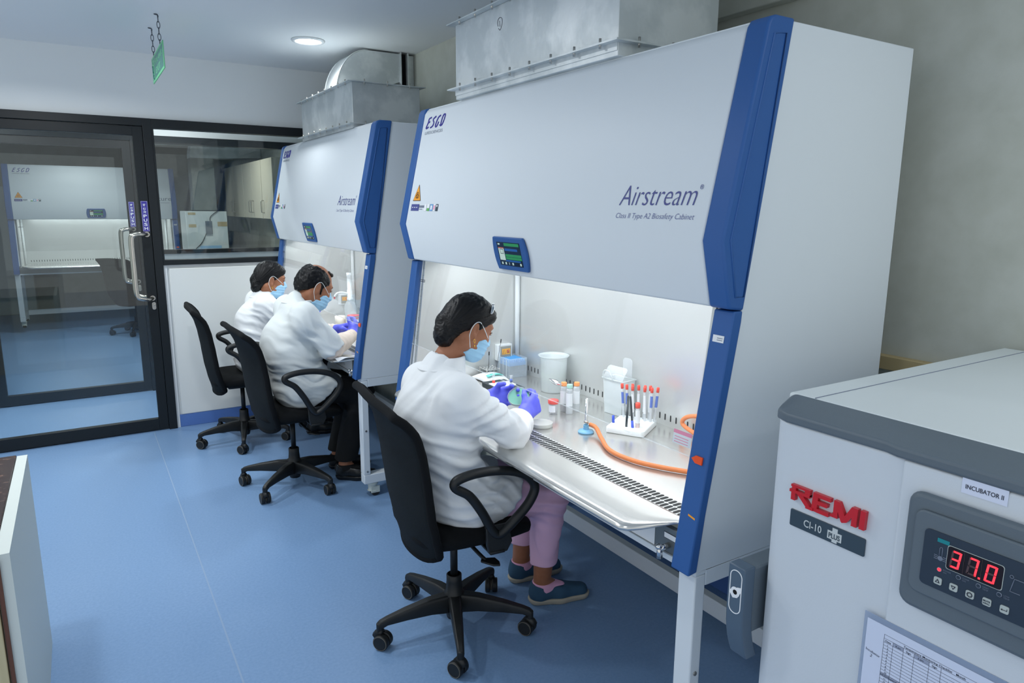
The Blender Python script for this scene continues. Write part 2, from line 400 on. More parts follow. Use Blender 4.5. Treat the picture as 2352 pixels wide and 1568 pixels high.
def door(y, n, sticker=True):
    fr = MB().box(DX0, DX0+.055, y-.03, y+.06, 0, HD).box(DX1-.055, DX1, y-.03, y+.06, 0, HD).box(DX0+.055, DX1-.055, y-.03, y+.06, 2.170, HD)
    f = struct(fr.build('door_%d' % n, 'black_alu', bevel=.002))
    lx0, lx1 = DX0+.057, DX1-.057
    MB().box(lx0, lx0+.062, y-.02, y+.03, .008, 2.166).box(lx1-.062, lx1, y-.02, y+.03, .008, 2.166).box(lx0+.062, lx1-.062, y-.02, y+.03, 2.106, 2.166).box(lx0+.062, lx1-.062, y-.02, y+.03, .008, .09).build('leaf_frame', 'black_alu', f, bevel=.002)
    MB().box(lx0+.06, lx1-.06, y, y+.008, .088, 2.108).build('pane', 'pane', f)
    hx = lx1-.03
    for sgn in (-1, 1):
        yy = y+.005; d = -.075 if sgn < 0 else .075
        y0 = y-.02 if sgn < 0 else y+.03
        q = MB().tube(smooth_path([(hx, y0, 1.435), (hx-.03, y0+d*.8, 1.437), (hx-.075, y0+d, 1.43), (hx-.098, y0+d, 1.40), (hx-.10, y0+d, 1.21), (hx-.098, y0+d, 1.02), (hx-.075, y0+d, .99), (hx-.03, y0+d*.8, .982), (hx, y0, .984)], 6), .0125, 12)
        for z in (1.435, .984): q.cyl((hx, y0, z), (hx, y0+(.006 if sgn < 0 else -.006)*-1, z), .018)
        q.build('handle', 'steel', f)
    if sticker:
        mb = MB(); X0 = hx-.021
        quad(mb, (X0, y-.0203, 1.455), (1, 0, 0), (0, 0, 1), .042, .21, 0)
        quad(mb, (X0+.002, y-.0206, 1.457), (1, 0, 0), (0, 0, 1), .038, .206, 1)
        quad(mb, (X0+.0032, y-.0209, 1.4582), (1, 0, 0), (0, 0, 1), .0356, .2036, 0)
        for i, ch in enumerate('PUSH'): text(mb, ch, (hx, y-.0214, 1.552-.0285*i), (1, 0, 0), (0, 0, 1), width=.022, size=.021, mi=1, bold=.02, align='C')
        # the three syllables of the local script above the word, as their strokes
        for z, st in ((1.638, [((-.009, .006), (.009, .006)), ((.002, .006), (.002, -.010)), ((-.007, .002), (-.002, -.003)), ((-.002, -.003), (-.008, -.008))]), (1.612, [((-.009, .005), (.009, .005)), ((-.006, .005), (-.006, -.008)), ((-.006, -.008), (.004, -.009)), ((.004, 0), (.004, -.009))]), (1.588, [((-.009, .006), (.010, .006)), ((.006, .006), (.006, -.009)), ((-.006, 0), (.006, -.001)), ((-.006, 0), (-.007, -.008))])):
            for a, b in st: mb.cyl((hx+a[0], y-.0213, z+a[1]), (hx+b[0], y-.0213, z+b[1]), .0019, k=6, mi=1)
        mb.build('push_sticker', ['push_blue', 'sticker_white'], f)
        MB().prism(rrect(.026, .056, .012), (hx-.008, y-.0205, .90), (1, 0, 0), (0, 0, 1), (0, -1, 0), .006).cyl((hx+.005, y-.0265, .936), (hx+.005, y-.03, .936), .008, mi=0).build('lock_plate', 'steel', f, bevel=.002)
door(YP, 1); door(YQ, 2)
def window(y, n):
    z0, z1 = 1.215, HD; x1 = XW
    f = struct(MB().box(DX1, x1, y-.028, y+.06, z1-.062, z1).box(DX1, x1, y-.028, y+.06, z0, z0+.036).box(DX1, DX1+.012, y-.028, y+.06, z0+.036, z1-.062).box(x1-.05, x1, y-.028, y+.06, z0+.036, z1-.062).build('window_%d' % n, 'black_alu', bevel=.002))
    MB().box(DX1+.012, x1-.05, y+.01, y+.018, z0+.034, z1-.06).build('pane', 'pane', f)
window(YP, 1); window(YQ, 2)

def downlight(x, y, lab):
    t = thing('downlight', lab, 'ceiling light', (x, y, CEIL))
    MB().lathe([(.078, -.002), (.102, -.002), (.100, -.009), (.080, -.012), (.078, -.002)], (x, y, CEIL)).build('trim_ring', 'trim_white', t)
    MB().lathe([(.001, -.007), (.05, -.008), (.079, -.006)], (x, y, CEIL)).build('diffuser', 'lamp_glow', t)
downlight(.05, 3.41, 'round recessed light in the ceiling in front of the far duct, lit')
downlight(-.6, 5.05, 'round recessed light seen through the window beside the door')
downlight(-1.9, 5.05, 'round recessed light seen through the glass door, in the lobby ceiling')

# ================================================================= biosafety cabinets
WID = 1.95
S0 = .70
UP0, UP1 = Vector((.017, 1.557)), Vector((.130, 2.073))
upd = (UP1-UP0).normalized()
def upx(z): return UP0.x+(z-UP0.y)*upd.x/upd.y
FD = (0, -1, 0)                      # reading direction on the fronts
FU = (upd.x, 0, upd.y)               # up along the sloping front
OFS = -.0035                         # front sheet sits a little behind the blue end caps
def build_cabinet(label):
    t = thing('biosafety_cabinet', label, 'lab cabinet')
    W = WID; b = .06
    # side panels, top, back
    side = [(.0, S0), (.022, .86), (.107, 1.355), (.111, 1.387), (.218, 2.078), (.751, 2.078), (.751, S0)]
    for y0 in (0, W-.05):
        MB().xz(side, y0, y0+.05).build('side_panel', 'enamel', t, bevel=.003, local=True)
    MB().box(.15, .751, .05, W-.05, 2.058, 2.078).build('top_panel', 'enamel', t, local=True)
    MB().box(.735, .751, .05, W-.05, S0, 2.058).build('back_panel', 'enamel_back', t, local=True)
    # front housing
    hp = [(.060, 1.391), (.0205, 1.557), (.128, 2.052), (.142, 2.072), (.16, 2.078), (.20, 2.078), (.20, 1.391)]
    MB().xz(hp, b, W-b).build('front_housing', 'enamel', t, bevel=.006, seg=3, local=True)
    # blue end caps and posts
    cap = [(.057, 1.391), (.017, 1.557), (.128, 2.062), (.138, 2.077), (.155, 2.083), (.222, 2.083), (.110, 1.384)]
    for i in (0, 1):
        y0, y1, yo, dn = (-.006, b, -.006, (0, 1, 0)) if i == 0 else (W-b, W+.006, W+.006, (0, -1, 0))
        e = MB().xz(cap, y0, y1).build('end_cap', 'blue_plastic', t, bevel=.007, seg=3, local=True)
        # moulded raised border along the outer face
        inn = [(.075, 1.42), (.045, 1.56), (.150, 2.04), (.192, 2.045), (.105, 1.42)]
        rim = [(.057, 1.391), (.017, 1.557), (.128, 2.062), (.222, 2.083), (.110, 1.384)]
        mb = MB(); k = 5
        yy = yo; d = -.004 if i == 0 else .004
        vs = [(p[0], yy, p[1]) for p in rim]; iv = [(p[0], yy+d*.0, p[1]) for p in inn]
        mb.tube([(p[0], yy, p[1]) for p in inn], .0028, 8, closed=True)
        mb.build('cap_moulding', 'blue_plastic', e, local=True)
        st = [(-.030, S0), (-.004, .866), (.077, 1.384), (.109, 1.384), (.107, 1.355), (.022, .86), (.001, S0+.004)]
        p0 = (-.0045, b) if i == 0 else (W-b, W+.0045)
        pst = MB().xz(st, *p0).build('front_post', 'blue_plastic', t, bevel=.004, local=True)
        if i == 0:
            # orange pointer and small stickers on the near post
            sd = (Vector((.077, 1.384))-Vector((-.004, .866))).normalized(); su = (sd.x, 0, sd.y)
            def spx(z): return -.004+(z-.866)*sd.x/sd.y-.0006
            MB().prism([(-.002, 0), (.012, .010), (.034, .010), (.034, -.010), (.012, -.010)], (spx(1.0), .046, 1.0), FD, su, (-.99, 0, .15), .004).build('sash_pointer', 'tab_orange', pst, local=True)
            mb = MB(); quad(mb, (spx(1.303), .048, 1.303), FD, su, .036, .018, 0)
            text(mb, 'lab use', (spx(1.309)-.0003, .044, 1.309), FD, su, width=.024, mi=1) if False else None
            for q in range(2): quad(mb, (spx(1.308+.005*q)-.0004, .034, 1.308+.005*q), FD, su, .018, .0016, 1)
            mb.build('post_sticker', ['sticker_white', 'text_grey'], pst, local=True)
            mb = MB(); quad(mb, (spx(.852), .03, .852), (.0, -.97, -.2), su, .024, .005); mb.build('scratch_mark', 'hazard_orange', pst, local=True)
    # lettering and signs on the sloping front
    mb = MB()
    def P(y, z): return (upx(z)+OFS+.0058, y, z)
    LT = [[[(.95, .95), (.35, .86), (.30, .52), (.05, .06), (.70, .14)], [(.30, .52), (.75, .60)]], [[(.98, .95), (.42, .80), (.40, .62), (.72, .45), (.62, .18), (.05, .05)]], [[(1.0, .95), (.45, .80), (.15, .30), (.22, .05), (.62, .10), (.85, .42)]], [[(.35, .10), (.30, .50), (.50, .92), (.95, .93), (.98, .55), (.75, .15), (.35, .06), (.10, .12)]]]
    for li, strokes in enumerate(LT):
        for st_ in strokes:
            pp = [Vector(P(1.847, 1.983))+Vector(FD)*(.046*li+.036*q[0]+.010*q[1])+Vector(FU)*(.052*q[1]) for q in st_]
            mb.tube(smooth_path(pp, 4), .0036, 8)
    mb.build('maker_logo', 'logo_blue', t, local=True)
    mb = MB(); text(mb, 'LIFESCIENCES', P(1.847, 1.958), FD, FU, width=.180, size=.0135); mb.build('maker_subtitle', 'text_grey', t, local=True)
    mb = MB(); text(mb, 'Airstream', P(.399, 1.642), FD, FU, width=.292, size=.060, shear=.26, bold=-.012)
    text(mb, '\u00ae', P(.103, 1.682), FD, FU, size=.012); mb.build('model_lettering', 'text_blue', t, local=True)
    mb = MB(); text(mb, 'Class II Type A2 Biosafety Cabinet', P(.402, 1.607), FD, FU, width=.30, size=.0155, shear=.2, bold=-.014); mb.build('class_lettering', 'text_blue', t, local=True)
    mb = MB(); o = Vector(P(1.849, 1.662)); u = Vector(FD); v = Vector(FU); n = u.cross(v)
    def tri(s, d, mi): mb.add([o+u*(.042-.042*s)+v*(.0245*(1-s))+n*d, o+u*(.042+.042*s)+v*(.0245*(1-s))+n*d, o+u*.042+v*(.0245+(.075-.0245)*s)+n*d], [(0, 1, 2)], mi)
    tri(1, .0004, 1); tri(.9, .0007, 0)
    c = o+u*.042+v*.024+n*.0012
    for a in (90, 210, 330):
        q = c+(u*math.cos(math.radians(a))+v*math.sin(math.radians(a)))*.0085
        pts = [q+(u*math.cos(math.radians(a+g))+v*math.sin(math.radians(a+g)))*.0075 for g in range(-140, 141, 28)]
        mb.tube(pts, .0013, 6, mi=1)
    mb.tube([c+(u*math.cos(g)+v*math.sin(g))*.0065 for g in [2*PI*i/16 for i in range(16)]], .0009, 6, mi=1, closed=True)
    mb.build('biohazard_sign', ['hazard_orange', 'hazard_black'], t, local=True)
    mb = MB()
    for (y, wd, mi) in ((1.855, .085, 0), (1.712, .022, 2), (1.684, .024, 3), (1.655, .030, 4), (1.622, .020, 2), (1.597, .022, 1)):
        quad(mb, P(y, 1.618), FD, FU, wd, .030, mi)
    text(mb, '- \u03c9 \u03c9', P(1.848, 1.628), FD, FU, width=.06, size=.010, mi=2, depth=.0008) if False else None
    for q in range(3): quad(mb, P(1.842-.022*q, 1.631), FD, FU, .010, .004, 2, depth=.0007)
    quad(mb, P(1.766, 1.632), FD, FU, .048, .010, 5); quad(mb, P(1.762, 1.624), FD, FU, .03, .003, 5)
    quad(mb, P(1.648, 1.624), FD, FU, .016, .018, 2, depth=.0007); quad(mb, P(1.684, 1.630), FD, FU, .024, .018, 2, depth=.0007); quad(mb, P(1.618, 1.624), FD, FU, .012, .018, 6, depth=.0007)
    quad(mb, P(1.591, 1.636), FD, FU, .011, .008, 2, depth=.0007)
    mb.build('certification_stickers', ['text_blue', 'plate_slate', 'sticker_white', 'sticker_green', 'sticker_cyan', 'text_grey', 'sticker_pink'], t, local=True)
    # control panel on the lower slope
    A = Vector((.017+.0005, 0, 1.557)); D = (Vector((.060, 0, 1.391))-A).normalized(); Nn = Vector((D.z, 0, -D.x)); Nn = -Nn if Nn.x > 0 else Nn
    def L(y, s): return A+D*s+Vector((0, y, 0))
    c0 = L(0, 0); yc = .978; hh = .0615
    prof = []
    for i in range(9): q = -1+2*i/8; prof.append((-.100-.012*(1-q*q), -.088+hh*-q))
    for i in range(9): q = 1-2*i/8; prof.append((.100+.012*(1-q*q), -.088+hh*-q))
    # outline coordinates: u toward the right of the viewer, v up the slope
    o = L(yc, .0); pan = MB().prism(prof, o, FD, -D, Nn, .010).build('control_panel', 'blue_plastic', t, bevel=.003, local=True)
    o2 = o+Nn*.0101
    mb = MB(); UU = Vector(FD); VV = -D
    def R2(x, yv, w_, h_, mi, dd): mb.add([o2+UU*x+VV*yv+Nn*dd, o2+UU*(x+w_)+VV*yv+Nn*dd, o2+UU*(x+w_)+VV*(yv+h_)+Nn*dd, o2+UU*x+VV*(yv+h_)+Nn*dd], [(0, 1, 2, 3)], mi)
    x0, y0 = -.078, -.088-.044; W_, H_ = .156, .088
    R2(x0, y0, W_, H_, 0, .0002)
    R2(x0+.05, y0+.074, .10, .011, 1, .0005); R2(x0+.006, y0+.020, .038, .045, 3, .0005); R2(x0+.006, y0+.064, .038, .004, 4, .0006)
    R2(x0+.016, y0+.044, .022, .018, 0, .0007); R2(x0+.018, y0+.046, .018, .014, 3, .0008); R2(x0+.05, y0+.056, .085, .009, 2, .0005)
    R2(x0+.048, y0+.034, .106, .010, 1, .0005); R2(x0+.048, y0+.024, .106, .009, 1, .0005); R2(x0+.044, y0+.016, .10, .006, 2, .0005)
    for q, g in enumerate((.012, .036, .062, .084, .136)): R2(x0+g, y0+.004, .010 if q != 2 else .003, .009, 3, .0005)
    R2(x0+.008, y0+.077, .014, .006, 3, .0005)
    mb.build('display', ['screen_dark', 'screen_green', 'screen_blue', 'screen_white', 'screen_red'], pan, local=True)
    # work chamber
    yl, yr = W-.09, .09
    zt = .79; zc = 1.43
    mb = MB()
    mb.box(.625, .635, yr, yl, zt-.01, zc)
    nsl = int((yl-yr-.06)/.03)
    for q in range(nsl):
        y = yr+.04+.03*q
        mb.prism(rrect(.007, .026, .0033, 3), (.6246, y, .812), (0, 1, 0), (0, 0, 1), (-1, 0, 0), .0004, 1)
    mb.build('chamber_back', ['stainless', 'slot_dark'], t, local=True)
    for y0, y1 in ((yr-.012, yr), (yl, yl+.012)):
        MB().xz([(.035, zt-.01), (.11, 1.43), (.635, 1.43), (.635, zt-.01)], y0, y1).build('chamber_side', 'stainless', t, local=True)
    MB().box(.12, .635, yr, yl, zc, zc+.012).build('chamber_ceiling', 'enamel', t, local=True)
    for y in (yl-.016, yr+.016):
        MB().cyl((.612, y, zt), (.612, y, zc), .013, k=14).build('corner_tube', 'trim_white', t, local=True)
    MB().box(.132, .626, yr, yl, zt-.02, zt).build('work_surface', 'stainless_top', t, bevel=.004, local=True)
    # front air grille, two rows of slots
    mb = MB().box(.052, .134, b+.002, W-b-.002, zt-.012, zt+.006)
    ns = int((W-2*b-.06)/.0175)
    for r_ in (0, 1):
        for q in range(ns):
            y = b+.03+.0175*q; x = .062+.034*r_
            mb.prism(rrect(.0315, .0122, .0058, 3), (x, y, zt+.0061), (1, 0, 0), (0, 1, 0), (0, 0, 1), .0003, 1)
    mb.build('air_grille', ['stainless', 'slot_dark'], t, local=True)
    # rolled front lip with curved ends
    prof = [(.056, .797), (.03, .7965), (-.02, .7955), (-.06, .793), (-.088, .7895), (-.100, .785), (-.105, .779), (-.103, .773)]
    def ext(y):
        d = min(y-b, W-b-y); s = max(0, min(1, d/.135)); return .05+.95*(s*s*s*(s*(6*s-15)+10)) if d < .135 else 1
    def lipf(u, v):
        y = b+.003+u*(W-2*b-.006); i = v*(len(prof)-1); a = int(min(i, len(prof)-2)); f = i-a
        x = prof[a][0]*(1-f)+prof[a+1][0]*f; z = prof[a][1]*(1-f)+prof[a+1][1]*f; e = ext(y)
        return (.056-(.056-x)*e, y, .797-(.797-z)*e)
    MB().grid(lipf, 90, 28).build('front_lip', 'stainless_top', t, solid=.0025, off=1, local=True)
    # lower front panel, label and drain cock
    fp = MB().box(.012, .03, b+.002, W-b-.002, S0-.008, .778).build('lower_front_panel', 'stainless_dark', t, local=True)
    MB().box(.006, .012, b, W-b, S0-.012, S0+.004).build('lower_edge_strip', 'enamel', fp, local=True)
    mb = MB(); quad(mb, (.0115, .64, .706), FD, (0, 0, 1), .475, .066, 0)
    for q in range(7):
        for c_ in range(2): quad(mb, (.0113, .63-.19*c_, .762-.0075*q), FD, (0, 0, 1), .15 if q % 3 else .09, .0022, 1)
    mb.build('rating_label', ['sticker_white', 'text_grey'], fp, local=True)
    mb = MB(); quad(mb, (.0114, .13, .745), FD, (0, 0, 1), .066, .018, 1); quad(mb, (.0112, .1285, .7465), FD, (0, 0, 1), .063, .015, 0)
    mb.build('valve_label', ['sticker_white', 'print_dark'], fp, local=True)
    mb = MB().cyl((.012, .112, .727), (-.02, .112, .727), .008).cyl((-.02, .112, .733), (-.02, .112, .70), .006, .010).ell((-.024, .112, .733), (.010, .010, .008)); mb.build('drain_cock', 'chrome', fp, local=True)
    # sash
    sdir = (Vector((.083, 1.40))-Vector((.024, .992))).normalized(); sn = Vector((-sdir.y, sdir.x))
    s0 = Vector((.030, .992)); s1 = s0+sdir*.42
    sa = MB().xz([(s0.x, s0.y), (s1.x, s1.y), (s1.x-sn.x*.006, s1.y-sn.y*.006), (s0.x-sn.x*.006, s0.y-sn.y*.006)], b+.012, W-b-.012).build('sash', 'sash_glass', t, local=True)
    MB().xz([(s0.x-.0001, s0.y-.0008), (s0.x-.0001, s0.y+.0002), (s0.x+.0062, s0.y+.0002), (s0.x+.0062, s0.y-.0008)], b+.012, W-b-.012).build('sash_edge', 'clear_plastic', sa, local=True)
    mb = MB(); 
    for q in range(60):
        z = .99+q*.0066; x = s0.x+(z-s0.y)*sdir.x/sdir.y-.0012
        quad(mb, (x, W-b-.034, z), FD, (sdir.x, 0, sdir.y), .006 if q % 5 else .014, .0011, 0)
        if q % 5 == 0: quad(mb, (x, W-b-.06, z), FD, (sdir.x, 0, sdir.y), .016, .0014, 0)
    x = s0.x+(1.294-s0.y)*sdir.x/sdir.y-.0016
    for a in ((0, 0, .05, .003), (0, .008, .05, .003), (0, 0, .003, .011), (.047, 0, .003, .011)): quad(mb, (x, W-b-.04-a[0], 1.29+a[1]), FD, (sdir.x, 0, sdir.y), a[2], a[3], 1)
    mb.build('sash_scale', ['text_grey', 'print_dark'], sa, local=True)
    for y0, y1 in ((b, b+.012), (W-b-.012, W-b)):
        MB().xz([(.028, .80), (.105, 1.385), (.116, 1.385), (.040, .80)], y0, y1).build('sash_guide', 'trim_white', t, local=True)
    # lamp
    lp = MB().cyl((.20, b+.16, 1.405), (.20, W-b-.16, 1.405), .0125, k=14).build('lamp_tube', 'tube_glow', t, local=True)
    for y in (b+.10, W-b-.16): MB().box(.18, .22, y, y+.06, 1.388, 1.43).build('lamp_holder', 'trim_white', lp, local=True)
    # stand: upper side rails, legs, lower rails, castors
    zl = .085
    for (x0, x1) in ((.002, .040), (.705, .745)):
        for (y0, y1) in ((.0, .06), (W-.06, W)):
            MB().box(x0, x1, y0, y1, zl+.055, S0-.012).build('stand_leg', 'enamel', t, bevel=.004, local=True)
    for (y0, y1) in ((0.0005, .0595), (W-.0595, W-.0005)):
        MB().box(.040, .705, y0, y1, S0-.047, S0).box(.002, .04, y0, y1, S0-.012, S0).box(.705, .745, y0, y1, S0-.012, S0).build('stand_top_rail', 'enamel', t, bevel=.003, local=True)
        MB().box(.002, .745, y0, y1, zl, zl+.055).build('stand_bottom_rail', 'enamel', t, bevel=.004, local=True)
    MB().box(.665, .703, .06, W-.06, zl, zl+.07).build('stand_cross_rail', 'enamel', t, bevel=.003, local=True)
    MB().box(.668, .703, .06, W-.06, S0-.06, S0-.005).build('stand_cross_rail', 'enamel', t, bevel=.003, local=True)
    for z in (.40, .16): MB().cyl((.021, -.0005, z), (.021, -.003, z), .006, k=12).build('stand_bolt', 'steel', t, local=True)
    for x in (.06, .69):
        for y in (.035, W-.035):
            cs = MB().lathe([(.001, zl), (.030, zl), (.032, zl-.014), (.026, zl-.02), (.024, zl-.05), (.03, zl-.052)], (x, y, 0)).box(x-.016, x+.034, y-.026, y-.018, .022, .06).box(x-.016, x+.034, y+.018, y+.026, .022, .06).build('castor', 'stand_caster', t, local=True)
            MB().cyl((x+.012, y-.017, .027), (x+.012, y+.017, .027), .0265, k=24).build('wheel', 'rubber_dark', cs, local=True)
    return t
near_cab = build_cabinet('white biosafety cabinet with blue posts nearest the camera, one woman seated at it')
def chamber_light(x, y, rz=0):
    a = area('chamber_lamp_light', (x, y, 1.40), .14, CHAMBER_W, (0, math.radians(-20), rz), 'RECTANGLE', (.97, .98, 1.0), sy=1.6); return a
chamber_light(.24, .975)
far_cab = copy_tree(near_cab); far_cab.location = (-.034, 2.431, 0); far_cab['label'] = 'white biosafety cabinet with blue posts standing against the glazed partition, two people seated at it'
chamber_light(.206, 2.431+.975)
mb = MB(); quad(mb, (.30, -.0003, 1.43), (1, 0, 0), (0, 0, 1), .16, .075, 0)
for q in range(5): quad(mb, (.31, -.0006, 1.485-.011*q), (1, 0, 0), (0, 0, 1), .12-.02*(q % 2), .003, 1)
mb.build('service_label', ['sticker_white', 'text_grey'], far_cab, local=True)
room_cab = copy_tree(near_cab); room_cab.location = (-.06, 9.70, .06); room_cab.rotation_euler = (0, 0, PI/2)
room_cab['label'] = 'white biosafety cabinet facing us beyond the glass doors'
for ch in list(room_cab.children):
    if ch.name.startswith('model_lettering') or ch.name.startswith('class_lettering'): bpy.data.objects.remove(ch)
mb = MB(); text(mb, 'Culture', (upx(1.64)+.002, .36, 1.642), FD, FU, width=.30, size=.06); 
quad(mb, (upx(1.61)+.002, .20, 1.612), FD, FU, .12, .004)
mb.build('model_lettering', 'text_grey', room_cab, local=True)
area('chamber_lamp_light', (-1.03, 10.04, 1.46), 1.6, 7, (0, 0, 0), 'RECTANGLE', (.97, .98, 1), sy=.14)

# ================================================================= sheet metal exhaust ducts
def bolts(mb, pts, mi):
    for p in pts: mb.cyl((p[0], p[1], p[2]-.012), (p[0], p[1], p[2]+.018), .004, k=8, mi=mi)
def duct_box(x0, x1, y0, y1, z0, zf, zt, label, elbow=None, mark=None):
    t = thing('exhaust_duct', label, 'duct', ((x0+x1)/2, (y0+y1)/2, z0))
    MB().box(x0, x1, y0, y1, z0, zt).build('plenum', 'galvanized', t, bevel=.002)
    for z in (zf, zt):
        mb = MB(); e = .028
        if z == zf:
            mb.box(x0-e, x0, y0-e, y1+e, z-.002, z+.003).box(x1, x1+e, y0-e, y1+e, z-.002, z+.003).box(x0, x1, y0-e, y0, z-.002, z+.003).box(x0, x1, y1, y1+e, z-.002, z+.003)
            mb.box(x0-.003, x0, y0, y1, z-.024, z-.002)
        else: mb.box(x0-e, x1+e, y0-e, y1+e, z, z+.004)
        n = 8
        bolts(mb, [(x0-e*.55, y0+(y1-y0)*(q+.5)/n, z) for q in range(n)]+[(x0+(x1-x0)*(q+.5)/3, y0-e*.55, z) for q in range(3)], 1)
        mb.build('flange', ['galvanized', 'steel'], t)
    if mark:
        mb = MB(); c = mark
        pts = [(x0-.0006, c[0]+.016*math.cos(a)+.003*math.sin(2*a), c[1]+.022*math.sin(a)) for a in [-.3+5.9*q/22 for q in range(23)]]
        mb.tube(pts, .0009, 6); mb.tube([(x0-.0006, c[0]+.002, c[1]+.011), (x0-.0006, c[0]-.001, c[1]-.010)], .0009, 6)
        mb.build('pen_mark', 'print_dark', t)
    if elbow:
        y0e, y1e, xa, xb, xend, zb = elbow
        # curved elbow: rises from the box and turns to the wall
        R0, R1 = .03, (xb-xa)
        cx, cz = xb+.02, zt+.006
        H = CEIL-.012-cz; mb = MB(); arc = []
        for i in range(13):
            a = PI/2*i/12; arc.append((cx-(cx-xa)*math.cos(a), cz+H*math.sin(a)))
        prof = arc+[(xend, cz+H), (xend, cz+.13)]+[(cx, cz+.05+.08*0)]+[(cx-.03, cz)]
        mb.xz(prof, y0e, y1e); el = mb.build('elbow', 'galvanized', t, sharp=30)
        for yy in (y0e, y1e): MB().tube([(p[0], yy, p[1]) for p in arc], .004, 8).build('seam', 'galvanized', el)
        for xx, dz_ in ((xend, .09), (xend+.05, .06)): MB().box(xx, xx+.007, y0e-.02, y1e+.02, cz+dz_, CEIL-.004).build('joint_flange', 'galvanized', el)
        MB().box(xend+.007, xend+.05, y0e+.012, y1e-.012, cz+.11, CEIL-.01).build('flexible_joint', 'black_fabric', el)
        MB().box(xend+.057, .772, y0e+.02, y1e-.02, cz+.11, CEIL-.01).build('wall_stub', 'galvanized', el)
        MB().lathe([(.01, 0), (.075, 0), (.08, .03), (.06, .06), (.03, .07)], (xend-.06, (y0e+y1e)/2-.02, zt+.004)).build('collar', 'galvanized_dark', el)
    return t
duct_box(.125, .54, .53, 1.57, 2.078, 2.118, 2.372, 'galvanized sheet metal duct on top of the near cabinet, ringed pen mark on it', None, (1.21, 2.305))
t = [o for o in bpy.data.objects if o.name.startswith('exhaust_duct')][0]
MB().box(.20, .50, .62, 1.30, 2.377, CEIL).build('riser', 'galvanized', t)
duct_box(.105, .52, 2.80, 3.83, 2.078, 2.098, 2.325, 'galvanized sheet metal duct with curved elbow on top of the far cabinet', (3.42, 3.66, .215, .42, .66, 2.33))
# black cable arching over the end of the far cabinet
tag(MB().tube(smooth_path([(.45, 2.56, 2.083), (.47, 2.50, 2.088), (.50, 2.44, 2.085), (.52, 2.418, 2.05), (.54, 2.412, 1.9), (.56, 2.412, 1.6), (.60, 2.413, 1.0), (.60, 2.413, .3)], 8), .007, 10).build('power_cable', 'cable_black'), 'black cable hooked over the side of the far cabinet', 'cable')

